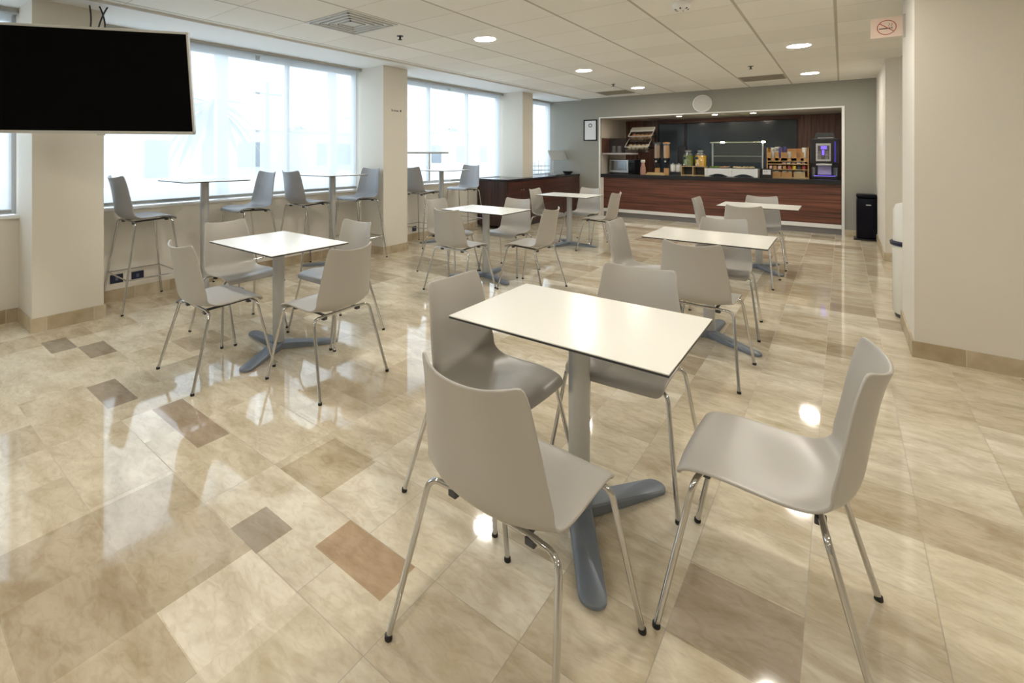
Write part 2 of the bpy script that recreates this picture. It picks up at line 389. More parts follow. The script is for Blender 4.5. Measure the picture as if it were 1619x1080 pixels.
# left wall: parapet under the windows, head above
mb = MB().box(XW - 0.2, XW, -5.0, YB, 0, 0.85).box(XW - 0.2, XW, -5.0, YB, 2.545, ZC).box(XW - 0.2, XW, -5.0, -2.9, 0.85, 2.545)
struct('wall_left', mb, m_wall, 'cream wall under the row of windows')
struct('trim_2', MB().box(XW - 0.03, XW + 0.035, -2.9, YB, 0.845, 0.87, 0.004), m_white, 'white window sill ledge along the whole window wall')
struct('trim_3', MB().box(XW - 0.05, XW + 0.012, -2.9, YB, 2.525, 2.55), m_rail, 'grey blind headrail channel along the window head')
names = ['nearest the television', 'in the middle of the window wall', 'beside the dark side cabinet']
for i, (a, b) in enumerate(PIL):
    struct('wall_pillar_%d' % (i + 1), MB().box(XW - 0.2, XF, a, b, 0, ZC - 0.022), m_wall, 'square cream pillar ' + names[i])
struct('wall_pillar_4', MB().box(XW - 0.2, XF, -2.9, -2.45, 0, ZC - 0.022), m_wall, 'square cream pillar outside the frame')
# back wall with the big opening
NX0, NX1, NZ = -4.13, 0.016, 2.15
mb = MB().box(XW - 0.2, NX0, YB, YB + 0.1, 0, ZC).box(NX1, 1.7, YB, YB + 0.1, 0, ZC).box(NX0, NX1, YB, YB + 0.1, NZ, ZC)
struct('wall_back', mb, m_grey, 'grey-green end wall around the serving opening')
mb = MB().box(NX0 - 0.1, NX0, YB + 0.1, 12.3, 0, NZ + 0.1).box(NX1, NX1 + 0.1, YB + 0.1, 12.3, 0, NZ + 0.1).box(NX0, NX1, YB + 0.1, 12.3, NZ, NZ + 0.1)
struct('wall_niche', mb, m_niche, 'beige side walls and ceiling of the serving niche')
struct('wall_niche_back', MB().box(NX0, NX1, 12.2, 12.3, 0, NZ), m_woodv, 'dark striped wood back wall of the serving niche')
mb = MB().box(NX0 - 0.012, NX0 + 0.018, YB - 0.014, YB + 0.02, 0, NZ + 0.012).box(NX1 - 0.018, NX1 + 0.02, YB - 0.014, YB + 0.02, 0, NZ + 0.012).box(NX0 + 0.018, NX1 - 0.018, YB - 0.014, YB + 0.02, NZ - 0.012, NZ + 0.012)
struct('trim_4', mb, m_white, 'thin white metal edge framing the serving opening')
# right-hand walls
struct('wall_right', MB().box(0.38, 5.0, 4.58, 5.42, 0, ZC), m_wall, 'large cream wall block at the right of the room')
struct('wall_right_far', MB().box(0.43, 1.7, 8.42, YB, 0, ZC), m_wall, 'cream wall block beside the grey end wall')
struct('wall_recess', MB().box(1.6, 1.7, 5.42, 8.42, 0, ZC), m_wall)
struct('wall_side', MB().box(5.0, 5.1, -5.1, 4.58, 0, ZC), m_wall)
struct('wall_behind', MB().box(XW - 0.2, 5.1, -5.1, -5.0, 0, ZC), m_wall)
# skirting
bh, bt = 0.107, 0.012
def around(a, b):
    return MB().box(XW, XF + bt, a - bt, a, 0, bh).box(XW, XF + bt, b, b + bt, 0, bh).box(XF, XF + bt, a, b, 0, bh)
struct('baseboard_left', MB().box(XW, XW + bt, -2.45, PIL[0][0] - bt, 0, bh).box(XW, XW + bt, PIL[0][1] + bt, PIL[1][0] - bt, 0, bh).box(XW, XW + bt, PIL[1][1] + bt, 7.4, 0, bh), m_stone, 'beige stone skirting along the window wall')
for i in range(2): struct('baseboard_pillar_%d' % (i + 1), around(*PIL[i]), m_stone, 'beige stone skirting around the pillar ' + names[i])
struct('baseboard_back', MB().box(NX1 + 0.02, 0.43, YB - bt, YB, 0, bh).box(-4.6, NX0 - 0.012, YB - bt, YB, 0, bh), m_stone, 'beige stone skirting on the grey end wall')
struct('baseboard_right', MB().box(0.38 - bt, 5, 4.58 - bt, 4.58, 0, bh).box(0.38 - bt, 0.38, 4.58, 5.42, 0, bh), m_stone, 'beige stone skirting around the right-hand wall block')
struct('baseboard_right_far', MB().box(0.43 - bt, 1.6, 8.42 - bt, 8.42, 0, bh).box(0.43 - bt, 0.43, 8.42, YB - bt, 0, bh), m_stone, 'beige stone skirting around the far right wall block')

# windows
BAYS = [(-2.45, 0.90), (1.37, 4.60), (5.07, 8.32), (8.72, 10.5)]
MULL = [[-0.8], [3.50], [5.98 + 0.22, 7.28], [9.75]]
for i, (a, b) in enumerate(BAYS):
    mb = MB(); x0, x1 = XW - 0.17, XW - 0.11; f = 0.045
    mb.box(x0, x1, a, b, 0.87, 0.87 + f).box(x0, x1, a, b, 2.52 - f, 2.545).box(x0, x1, a, a + f, 0.87 + f, 2.52 - f).box(x0, x1, b - f, b, 0.87 + f, 2.52 - f)
    for m in MULL[i]: mb.box(x0, x1, m - 0.02, m + 0.02, 0.87 + f, 2.52 - f)
    wo = struct('window_%d' % (i + 1), mb, m_frame, ['window bay left of the first pillar', 'wide window bay behind the two nearer bar tables', 'window bay behind the far bar table', 'narrow window bay next to the grey end wall'][i])
    MB().box(XW - 0.142, XW - 0.138, a + f, b - f, 0.87 + f, 2.52 - f).build('glass_pane', m_pane, wo)

def blind(y0, y1, zb, label):
    t = thing('roller_blind', label, 'blind', (XW - 0.04, (y0 + y1) / 2, 0), 0, 'roller blinds in the windows')
    h = (y1 - y0) / 2
    mb = MB(); bm = mb.bm; v = [bm.verts.new(p) for p in ((0, -h, zb), (0, h, zb), (0, h, 2.53), (0, -h, 2.53))]; bm.faces.new(v)
    mb.build('cloth', m_blind, t)
    MB().box(-0.012, 0.012, -h, h, zb - 0.028, zb, 0.004).build('bottom_rail', m_rail, t)
blind(-2.4, -0.75, 0.915, 'sheer roller blind outside the left edge of the picture')
blind(-0.70, 0.86, 0.915, 'pale sheer roller blind left of the first pillar')
blind(1.40, 3.02, 0.915, 'wide sheer roller blind behind the nearest bar table')
blind(3.075, 4.545, 0.915, 'sheer roller blind behind the second bar table, left of the middle pillar')
blind(5.09, 6.62, 1.395, 'half-raised sheer roller blind right of the middle pillar')
blind(6.67, 8.27, 0.915, 'lowered sheer roller blind behind the farthest bar stool')
blind(8.76, 10.44, 0.915, 'sheer roller blind in the narrow end window')

# ------------------------------------------------------------------ outside
m_ground = pm('pale_pavement', (0.60, 0.60, 0.58), 0.9, var=0.08)
m_house = pm('pale_render', (0.66, 0.63, 0.58), 0.8); m_house2 = pm('grey_render', (0.50, 0.50, 0.50), 0.8); m_hwin = pm('dark_pane', (0.20, 0.23, 0.26), 0.2)
m_palm = pm('palm_green', (0.22, 0.26, 0.20), 0.7); m_trunk = pm('palm_trunk', (0.34, 0.31, 0.28), 0.8); m_pole = pm('grey_pole', (0.25, 0.25, 0.25), 0.6)
struct('ground', MB().box(-80, XW - 0.25, -60, 90, -0.3, -0.12), m_ground, 'pale pavement outside the windows')
def house(name, label, x, y0, y1, z, dep, mat, wins):
    t = thing(name, label, 'building', (x, (y0 + y1) / 2, -0.12)); h = (y1 - y0) / 2
    MB().box(-dep, 0, -h, h, 0, z).box(-dep - 0.1, 0.15, -h - 0.1, h + 0.1, z, z + 0.15).build('wall', mat, t)
    for (a, b, za, zb) in wins: MB().box(-0.02, 0.04, a, b, za, zb).build('window', m_hwin, t)
house('house', 'pale low house with tall windows seen through the nearer blinds', -17, 3.3, 9.0, 2.6, 6, m_house, [(-2.3, -1.5, 0.4, 1.9), (-0.2, 0.5, 0.4, 1.9), (1.6, 2.3, 0.9, 1.9)])
house('shop_building', 'long grey flat-roofed building across the street', -30, 12, 40, 3.0, 8, m_house2, [(-11, -8, 0.6, 2.2), (-4, 1, 0.6, 2.2), (5, 8, 0.6, 2.2)])
house('corner_house', 'small pale house seen through the far window bay', -22, 26, 33, 2.9, 6, m_house, [(-3.8, -2.8, 0.8, 2.0), (-1, 0, 0.8, 2.0), (2, 3, 0.8, 2.0)])
def ext_col(y, w_, label):
    tag(MB().box(-6.62, -6.52, y - w_ / 2, y + w_ / 2, -0.12, 3.4, 0.02).build('porch_column', m_house2), label, 'column', 'columns outside the windows')
ext_col(3.25, 0.17, 'grey outside column seen behind the television side of the window'); ext_col(5.12, 0.14, 'grey outside column seen left of the middle pillar')
def palm(x, y, h, label, s=1):
    t = thing('palm_tree', label, 'tree', (x, y, -0.12), 0, 'palm trees across the street')
    MB().tube([(0, 0, 0), (0.05, 0.03, h * 0.5), (0, 0.1, h)], [0.22 * s, 0.16 * s, 0.14 * s], 10).build('trunk', m_trunk, t, True)
    mb = MB(); bm = mb.bm
    for k in range(26):
        a = k * 2.4; tilt = 0.7 - 1.5 * (k / 26); L_ = (1.5 + 0.3 * random.random()) * s; prev = None
        for q in range(7):
            u = q / 6; r_ = L_ * u; z_ = h + r_ * tilt - 0.45 * r_ * r_ / s; wd = 0.16 * s * math.sin(PI * min(1, u * 0.9 + 0.08)); c_, s_ = math.cos(a), math.sin(a)
            cur = (bm.verts.new((c_ * r_ - s_ * wd, 0.1 + s_ * r_ + c_ * wd, z_ - wd * .4)), bm.verts.new((c_ * r_, 0.1 + s_ * r_, z_)), bm.verts.new((c_ * r_ + s_ * wd, 0.1 + s_ * r_ - c_ * wd, z_ - wd * .4)))
            if prev:
                bm.faces.new((prev[0], prev[1], cur[1], cur[0])); bm.faces.new((prev[1], prev[2], cur[2], cur[1]))
            prev = cur
    mb.build('fronds', m_palm, t)
palm(-15, 7.0, 3.0, 'hazy palm tree behind the first outside column', 0.9)
palm(-28.3, 36.2, 3.7, 'hazy palm tree seen above the raised blind', 0.85)
palm(-42, 28.5, 4.0, 'distant palm tree above the grey building')
def pole(x, y, h, label):
    t = thing('utility_pole', label, 'pole', (x, y, -0.12), 0, 'street poles outside')
    MB().lathe([(0.13, 0), (0.08, h)], 10).build('pole', m_pole, t, True); MB().box(-0.06, 0.06, -0.7, 0.7, h - 0.6, h - 0.5).build('crossarm', m_pole, t)
pole(-20, 12.0, 4.7, 'utility pole standing left of the window mullion'); pole(-20.5, 17.5, 3.9, 'utility pole standing near the middle pillar')
tag(MB().box(-13.2, -13.0, -10, 30, -0.12, 0.75).build('garden_wall', m_house), 'low pale wall along the street outside', 'wall')

# ------------------------------------------------------------------ chairs and stools
def shell_mesh(name, dz=0.0, mat=None):
    prof = [(0.222, 0.424), (0.219, 0.437), (0.208, 0.449), (0.185, 0.457), (0.14, 0.4605), (0.09, 0.458), (0.03, 0.452), (-0.04, 0.4445), (-0.10, 0.4415), (-0.145, 0.446), (-0.178, 0.461),
            (-0.199, 0.488), (-0.210, 0.525), (-0.217, 0.57), (-0.224, 0.62), (-0.232, 0.67), (-0.241, 0.72), (-0.251, 0.765), (-0.261, 0.796), (-0.268, 0.816)]
    hw = [0.176, 0.194, 0.200, 0.203, 0.205, 0.206, 0.206, 0.206, 0.206, 0.206, 0.206, 0.205, 0.203, 0.199, 0.193, 0.186, 0.179, 0.173, 0.169, 0.160]
    bm = bmesh.new(); rows = []; n = 14; NP = len(prof)
    for i, ((y, z), h) in enumerate(zip(prof, hw)):
        p0 = Vector(prof[max(i - 1, 0)]); p1 = Vector(prof[min(i + 1, NP - 1)]); t = (p1 - p0).normalized(); nrm = Vector((-t.y, t.x))  # towards the sitter
        if nrm.y < 0 and i < 8: nrm = -nrm
        if i >= 8 and nrm.x < 0: nrm = -nrm
        u = i / (NP - 1); row = []
        lift = 0.008 + 0.018 * math.exp(-((u - 0.50) / 0.13) ** 2) + (0.050 if u > 0.62 else 0.050 * max(0, (u - 0.42) / 0.20)) - (0.020 * max(0, 1 - u / 0.25))
        for k in range(n + 1):
            s = -1 + 2 * k / n; x = h * s; c = lift * abs(s) ** 2.4
            up = 0.003 * max(0, (u - 0.9) / 0.1) * s * s
            row.append(bm.verts.new((x, y + nrm.x * c, z + nrm.y * c + up + dz)))
        rows.append(row)
    for a, b in zip(rows, rows[1:]):
        for k in range(n): bm.faces.new((a[k], a[k + 1], b[k + 1], b[k]))
    bmesh.ops.recalc_face_normals(bm, faces=bm.faces)
    me = bpy.data.meshes.new(name); bm.to_mesh(me); bm.free(); me.materials.append(mat or m_shell)
    for p in me.polygons: p.use_smooth = True
    o = bpy.data.objects.new(name, me); C.objects.link(o)
    sb = o.modifiers.new('subdivision', 'SUBSURF'); sb.levels = 1; sb.render_levels = 1
    so = o.modifiers.new('thickness', 'SOLIDIFY'); so.thickness = 0.009; so.offset = 0
    bv = o.modifiers.new('edge', 'BEVEL'); bv.width = 0.003; bv.segments = 2; bv.limit_method = 'ANGLE'; bv.angle_limit = R(50)
    return o

def make_seat(name, label, cat, group, dz=0.0):
    t = thing(name, label, cat, (0, 0, 0), 0, group)
    sh = shell_mesh('seat_shell', dz, m_shell2 if dz else m_shell); sh.parent = t
    FX, FY = 0.262, 0.253
    if dz: FX, FY = 0.265, 0.255
    rad = 0.0088
    tops = {1: (0.205, 0.165, 0.437 + dz), -1: (0.212, -0.135, 0.425 + dz)}
    for fy in (1, -1):
        tx, ty, tz = tops[fy]
        for sx_ in (1, -1):
            pts = arc((sx_ * FX, fy * FY, 0.006), (sx_ * tx, ty, tz), (sx_ * 0.12, ty * 0.9, tz - 0.002), 0.038, 8)
            lg = MB().tube(pts, rad, 12).build('leg', m_chrome, t, True)
            MB().lathe([(0.0105, 0), (0.0115, 0.003), (0.0105, 0.014)], 14, sx_ * FX, fy * FY).build('foot_cap', m_rubber, lg, True)
            MB().box(sx_ * 0.128 - 0.014, sx_ * 0.128 + 0.014, ty * 0.9 - 0.013, ty * 0.9 + 0.013, tz - 0.022, tz - 0.002, 0.003).build('bracket', m_darkm, t)
        MB().tube([(-0.125, ty * 0.9, tz - 0.002), (0.125, ty * 0.9, tz - 0.002)], rad, 12).build('crossbar', m_chrome, t, True)
    for sx_ in (1, -1): MB().tube([(sx_ * 0.115, 0.150, 0.434 + dz), (sx_ * 0.115, -0.12, 0.422 + dz)], 0.008, 10).build('seat_rail', m_darkm, t, True)
    if dz:
        z = 0.285; k = 1 - z / (0.437 + dz)
        def at(sx_, fy): tx, ty, tz = tops[fy]; u = z / tz; return (sx_ * (FX + (tx - FX) * u), fy * FY + (ty - fy * FY) * u, z)
        q = [at(-1, 1), at(1, 1), at(1, -1), at(-1, -1)]
        for a, b in zip(q, q[1:] + q[:1]): MB().tube([a, b], 0.0065, 10).build('foot_rail', m_chrome, t, True)
    return t

def rz_of(fx, fy): return math.atan2(-fx, fy)
CH = [
 # x, y, fx, fy, label, group
 (-0.165, 1.755, -1, 0.0, 'warm grey plastic chair alone at the right end of the nearest table', 'chairs around the nearest table'),
 (-0.72, 1.212, 0.056, 1, 'warm grey plastic chair in the foreground with its back to the camera', 'chairs around the nearest table'),
 (-1.115, 1.69, 1, -0.05, 'warm grey plastic chair at the left end of the nearest table', 'chairs around the nearest table'),
 (-0.745, 2.20, 0.05, -1, 'warm grey plastic chair on the far side of the nearest table, seat half under it', 'chairs around the nearest table'),
 (-3.11, 1.505, 0.03, 1, 'front left chair at the table by the first pillar, back turned to the camera', 'chairs around the left table'),
 (-2.47, 1.895, -1, -0.03, 'front right chair at the table by the first pillar, facing left', 'chairs around the left table'),
 (-3.64, 1.94, 1, 0, 'yellowish lit chair at the left end of the left table', 'chairs around the left table'),
 (-3.03, 2.40, 0, -1, 'chair on the window side of the left table, facing the camera', 'chairs around the left table'),
 (-3.55, 4.45, 1, -0.08, 'yellowish chair at the left end of the middle left table, mostly hidden by another chair', 'chairs around the middle left table'),
 (-3.0, 3.94, 0.02, 1, 'chair at the middle left table with its back to the camera', 'chairs around the middle left table'),
 (-3.03, 4.93, 0, -1, 'chair on the far side of the middle left table, in front of the dark cabinet', 'chairs around the middle left table'),
 (-2.45, 4.44, -1, -0.02, 'chair at the right end of the middle left table, facing left', 'chairs around the middle left table'),
 (-3.45, 6.72, 1, 0, 'chair at the left end of the far left table, in front of the cabinet front', 'chairs around the far left table'),
 (-3.10, 7.22, -0.15, -1, 'chair on the far side of the far left table, half lit bluish white', 'chairs around the far left table'),
 (-2.64, 6.77, -1, 0, 'chair at the right end of the far left table, facing left before the counter', 'chairs around the far left table'),
 (-0.71, 3.50, 0.03, 1, 'large chair with its back to the camera at the middle right table', 'chairs around the middle right table'),
 (-1.22, 3.98, 1, 0, 'chair at the left end of the middle right table, seen from its side', 'chairs around the middle right table'),
 (-0.75, 4.45, 0.08, -1, 'chair on the far side of the middle right table, facing the camera', 'chairs around the middle right table'),
 (-1.17, 6.66, 1, 0, 'narrow-looking chair at the left end of the far right table', 'chairs around the far right table'),
 (-0.79, 6.16, 0.03, 1, 'chair with its back to the camera at the far right table', 'chairs around the far right table'),
 (-0.78, 7.18, 0.05, -1, 'chair on the far side of the far right table, in front of the wooden counter', 'chairs around the far right table'),
]
proto = None
for x, y, fx, fy, lab, grp in CH:
    if proto is None:
        proto = make_seat('plastic_chair', lab, 'chair', grp); proto.location = (x, y, 0); proto.rotation_euler = (0, 0, rz_of(fx, fy))
    else: dup(proto, (x, y, 0), rz_of(fx, fy), lab, grp)
ST = [
 (-4.97, 1.73, 0, 1, 'grey bar stool beside the first pillar, facing the nearest bar table'),
 (-4.93, 2.74, 0, -1, 'grey bar stool right of the nearest bar table, seat towards the left'),
 (-4.93, 3.46, 0, 1, 'grey bar stool left of the second bar table, its back against the neighbouring stool'),
 (-4.93, 4.28, 0, -1, 'grey bar stool right of the second bar table, against the middle pillar'),
 (-4.93, 5.50, 0, 1, 'grey bar stool half hidden by the middle pillar'),
 (-4.90, 6.55, 0, -1, 'pale lit bar stool right of the farthest bar table'),
]
proto = None
for x, y, fx, fy, lab in ST:
    if proto is None:
        proto = make_seat('bar_stool', lab, 'bar stool', 'bar stools along the windows', 0.345); proto.location = (x, y, 0); proto.rotation_euler = (0, 0, rz_of(fx, fy))
    else: dup(proto, (x, y, 0), rz_of(fx, fy), lab)

# ------------------------------------------------------------------ tables
def make_table(name, label, cat, group, w_, d_, z, arms0, arm_len=0.41):
    t = thing(name, label, cat, (0, 0, 0), 0, group)
    tp = MB().box(-w_ / 2, w_ / 2, -d_ / 2, d_ / 2, z - 0.004, z, 0.001).build('tabletop', m_top, t)
    MB().box(-w_ / 2 + 0.0005, w_ / 2 - 0.0005, -d_ / 2 + 0.0005, d_ / 2 - 0.0005, z - 0.011, z - 0.0042).build('dark_edge', m_core, tp)
    MB().box(-0.16, 0.16, -0.16, 0.16, z - 0.019, z - 0.0112, 0.002).build('mounting_plate', m_darkm, t)
    MB().lathe([(0.040, 0.05), (0.040, z - 0.0193)], 32).build('column', m_alu, t, True)
    MB().lathe([(0.052, 0.03), (0.05, 0.045), (0.042, 0.052)], 32).build('column_collar', m_base, t, True)
    for k in range(3):
        a = R(arms0 + 120 * k); M = Matrix.Rotation(a, 4, 'Z')
        wd = 0.043; N = 10; poly_n = [(0.0, wd * 1.02)] + [(arm_len - wd, wd)] + [(arm_len - wd + wd * math.sin(PI * i / N), wd * math.cos(PI * i / N)) for i in range(1, N)] + [(arm_len - wd, -wd), (0.0, -wd * 1.02)]
        mb = MB(); bm = mb.bm
        def hz(x): return 0.020 + 0.028 * max(0, 1 - x / (arm_len * 0.75))
        lo = [bm.verts.new((x, y, 0.003)) for x, y in poly_n]; mid = [bm.verts.new((x, y, hz(x) - 0.006)) for x, y in poly_n]
        hi = [bm.verts.new((x - (0.008 if x > 0.1 else 0), y * 0.86, hz(x))) for x, y in poly_n]; n = len(poly_n)
        for A, B in ((lo, mid), (mid, hi)):
            for q in range(n): bm.faces.new((A[q], A[(q + 1) % n], B[(q + 1) % n], B[q]))
        bm.faces.new(hi); bm.faces.new(list(reversed(lo)))
        bmesh.ops.transform(bm, matrix=M, verts=bm.verts)
        mb.build('base_arm', m_base, t, True)
    return t
TB = [(-0.78, 1.78, -60, 'nearest cafe table with a white rectangular top'), (-3.09, 1.94, -64, 'white-topped cafe table by the first pillar, at the left'),
      (-3.08, 4.53, -22, 'white-topped cafe table in the middle of the left row'), (-3.17, 6.88, 8, 'white-topped cafe table farthest in the left row, before the side cabinet'),
      (-0.775, 4.12, -31, 'white-topped cafe table in the middle of the right row'), (-0.77, 6.93, -52, 'white-topped cafe table farthest in the right row, before the counter')]
for x, y, a, lab in TB:
    t = make_table('cafe_table', lab, 'table', 'white cafe tables', 0.80, 0.60, 0.75, a); t.location = (x, y, 0)
for x, y, a, lab in [(-4.87, 2.24, -62, 'tall bar table nearest the television'), (-4.87, 3.80, -130, 'tall bar table between two back-to-back stools and the middle pillar'), (-4.84, 5.88, -115, 'tall bar table beyond the middle pillar')]:
    t = make_table('bar_table', lab, 'bar table', 'tall bar tables along the windows', 0.62, 0.62, 1.115, a, 0.36); t.location = (x, y, 0)

# ------------------------------------------------------------------ television on the first pillar
u = Vector((0.60, 0.80, 0)); nrm = Vector((0.80, -0.60, 0)); c0 = Vector((-3.955, 1.055, 1.865))
tv = thing('television', 'large black flat television with silver bezel on the first pillar', 'television', (c0.x, c0.y, 1.865), 0)
tilt = R(15.5); zv = Vector((nrm.x * math.sin(tilt), nrm.y * math.sin(tilt), math.cos(tilt))); nv = u.cross(zv)
if nv.dot(nrm) < 0: nv = -nv
TM = Matrix((( u.x, -nv.x, zv.x, 0), (u.y, -nv.y, zv.y, 0), (u.z, -nv.z, zv.z, 0), (0, 0, 0, 1)))   # local x=width, -y = out of screen, z=up
Wt, Ht = 0.625, 0.361
MB().box(-Wt, Wt, 0.0, 0.045, -Ht, Ht, 0.006, M=TM).build('cabinet', m_black, tv)
mb = MB(); bz = 0.013
mb.box(-Wt - 0.002, Wt + 0.002, -0.008, 0.03, -Ht - 0.002, -Ht + bz + 0.006, 0.002, M=TM).box(-Wt - 0.002, Wt + 0.002, -0.008, 0.03, Ht - bz, Ht + 0.002, 0.002, M=TM)
mb.box(-Wt - 0.002, -Wt + bz, -0.008, 0.03, -Ht, Ht, 0.002, M=TM).box(Wt - bz, Wt + 0.002, -0.008, 0.03, -Ht, Ht, 0.002, M=TM).build('bezel', m_silver, tv)
MB().box(-Wt + bz, Wt - bz, -0.005, 0.002, -Ht + bz, Ht - bz, M=TM).build('screen', m_screen, tv)
MB().box(0.0, 0.05, -0.009, -0.004, -Ht - 0.012, -Ht - 0.001, M=TM).build('sensor', m_silver, tv)
MB().box(-0.2, 0.2, 0.045, 0.07, -0.15, 0.15, M=TM).build('mounting_plate', m_darkm, tv)
pc = Vector((-4.80, 1.12, 1.87)) - Vector((c0.x, c0.y, 1.865)); pe = TM @ Vector((0, 0.07, 0))
MB().tube([pc, pc.lerp(pe, 0.5) + Vector((-0.02, 0.09, 0)), pe], 0.02, 10).build('wall_arm', m_darkm, tv, True)
MB().box(pc.x, pc.x + 0.02, pc.y - 0.08, pc.y + 0.08, pc.z - 0.12, pc.z + 0.12).build('wall_plate', m_darkm, tv)
cb = thing('power_cable', 'dark cables dropping from the ceiling behind the television', 'cable', (-4.66, 1.30, ZC - 0.022))
for dx, dy, b in ((0, 0, 0.05), (0.02, 0.05, -0.05), (-0.03, -0.06, 0.02)):
    o = Vector((dx, dy, 0)); tgt = Vector((-4.14, 1.10, 2.08)) - Vector((-4.66, 1.30, ZC - 0.022))
    pts = [o + Vector((0, 0, 0.0)) + tgt * (k / 12) * (k / 12) + Vector((0, b * math.sin(PI * k / 12), -0.10 * math.sin(PI * k / 12))) for k in range(13)]
    MB().tube(pts, 0.006, 8).build('cable', m_black, cb, True)

# ------------------------------------------------------------------ ceiling fittings
def downlight(x, y, label):
    t = thing('ceiling_downlight', label, 'ceiling light', (x, y, ZC), 0, 'round recessed ceiling lights')
    MB().lathe([(0.104, -0.003), (0.118, -0.008), (0.122, -0.001), (0.104, -0.001)], 36, cap=False).build('trim_ring', m_white, t, True)
    MB().lathe([(0.1035, -0.006), (0.1035, -0.002)], 36).build('lamp_disc', m_led, t)
pos = {(-2.93, 4.29): 'round ceiling light nearest the window side, brightest at the left', (-2.93, 6.85): 'round ceiling light second in the left row', (-2.93, 9.3): 'round ceiling light last in the left row, before the end wall',
       (-0.375, 6.8): 'larger looking round ceiling light of the right row', (-0.375, 9.25): 'round ceiling light of the right row nearest the end wall',
       (-2.93, 1.75): 'round ceiling light above the left table, out of view', (-0.375, 4.25): 'round ceiling light above the right row, out of view', (-0.375, 1.75): 'round ceiling light over the nearest table, out of view',
       (2.2, 1.75): 'round ceiling light by the right wall, out of view', (-2.93, -0.8): 'round ceiling light behind the camera on the left', (-0.375, -0.8): 'round ceiling light behind the camera', (2.2, -0.8): 'round ceiling light behind the camera on the right', (-0.375, -3.2): 'round ceiling light far behind the camera'}
for (x, y), l in pos.items(): downlight(x, y, l)
def sprinkler(x, y, label):
    t = thing('fire_sprinkler', label, 'sprinkler', (x, y, ZC), 0, 'ceiling sprinklers')
    MB().lathe([(0.035, -0.004), (0.035, 0.0)], 20).build('escutcheon', m_darkm, t); MB().lathe([(0.010, -0.035), (0.010, -0.004)], 12).build('body', m_darkm, t); MB().lathe([(0.022, -0.040), (0.022, -0.036)], 16).build('deflector', m_darkm, t)
sprinkler(-3.54, 3.63, 'dark sprinkler in a white tile beside the square air diffuser'); sprinkler(-3.11, 8.54, 'sprinkler near the end wall at the left'); sprinkler(-0.986, 8.0, 'dark sprinkler in front of the far dark ceiling grille')
sprinkler(0.22, 4.9, 'dark sprinkler above the no smoking sign')
t = thing('smoke_detector', 'white smoke detector with dark vents at the top edge', 'smoke detector', (-1.0, 4.27, ZC))
MB().lathe([(0.07, 0), (0.07, -0.02), (0.055, -0.045), (0.04, -0.055)], 28).build('housing', m_white, t, True)
for k in range(6): MB().box(-0.006, 0.006, 0.035, 0.052, -0.0555, -0.047, M=Matrix.Rotation(k * PI / 3, 4, 'Z')).build('vent_slot', m_darkm, t)
t = thing('air_diffuser', 'square grey air diffuser in the ceiling near the windows', 'vent', (-3.545, 2.99, ZC))
MB().box(-0.31, 0.31, -0.30, 0.30, -0.006, 0).build('plate', m_vent, t)
for k, s in enumerate((0.27, 0.21, 0.15, 0.09)):
    MB().box(-s, s, -s, -s + 0.012, -0.016, -0.006).box(-s, s, s - 0.012, s, -0.016, -0.006).box(-s, -s + 0.012, -s, s, -0.016, -0.006).box(s - 0.012, s, -s, s, -0.016, -0.006).build('louvre_ring', m_vent, t)
def grille(x, y, w_, d_, label, mat):
    t = thing('ceiling_grille', label, 'vent', (x, y, ZC), 0, 'ceiling return grilles')
    MB().box(-w_, w_, -d_, d_, -0.006, 0).build('plate', mat, t)
    mb = MB()
    for k in range(9): yy = -d_ + (k + 0.5) * 2 * d_ / 9; mb.box(-w_ * 0.94, w_ * 0.94, yy - 0.006, yy + 0.006, -0.012, -0.006)
    mb.build('louvres', mat, t)
m_ventd = pm('tan_grille', (0.36, 0.32, 0.25), 0.6)
grille(-3.51, 9.75, 0.30, 0.28, 'tan ceiling grille left of the last left-row light', m_ventd); grille(-0.99, 9.35, 0.30, 0.28, 'tan ceiling grille before the end wall with a sprinkler beside it', m_ventd)

# ------------------------------------------------------------------ fittings on the walls
def outlet(y, z, label, w_=0.105):
    t = thing('wall_socket', label, 'socket', (XW, y, z), 0, 'dark sockets under the windows')
    MB().box(0, 0.008, -w_ / 2, w_ / 2, -0.04, 0.04, 0.002).build('plate', m_outlet, t)
    MB().box(0.008, 0.0095, -0.012, 0.012, -0.016, 0.016).build('insert', pm('socket_insert', (0.10, 0.12, 0.2), 0.4), t)
outlet(1.60, 0.205, 'dark blue socket plate nearest the first pillar, left of a pair'); outlet(1.775, 0.203, 'dark blue socket plate, right of a pair by the first pillar'); outlet(5.70, 0.18, 'dark socket plate just beyond the middle pillar', 0.09)
mb = MB()   # illegible small dark lettering on the middle pillar
for k, (yy, hh) in enumerate([(0, 5), (1.0, 3), (2.6, 4), (3.6, 3), (4.8, 3), (5.6, 3), (6.5, 2.5), (8.6, 4), (9.4, 5)]):
    mb.box(XF, XF + 0.002, 4.755 + yy * 0.019, 4.755 + yy * 0.019 + 0.011, 1.955, 1.955 + hh * 0.006)
tag(mb.build('pillar_lettering', m_ink), 'short line of small dark lettering on the middle pillar', 'lettering')
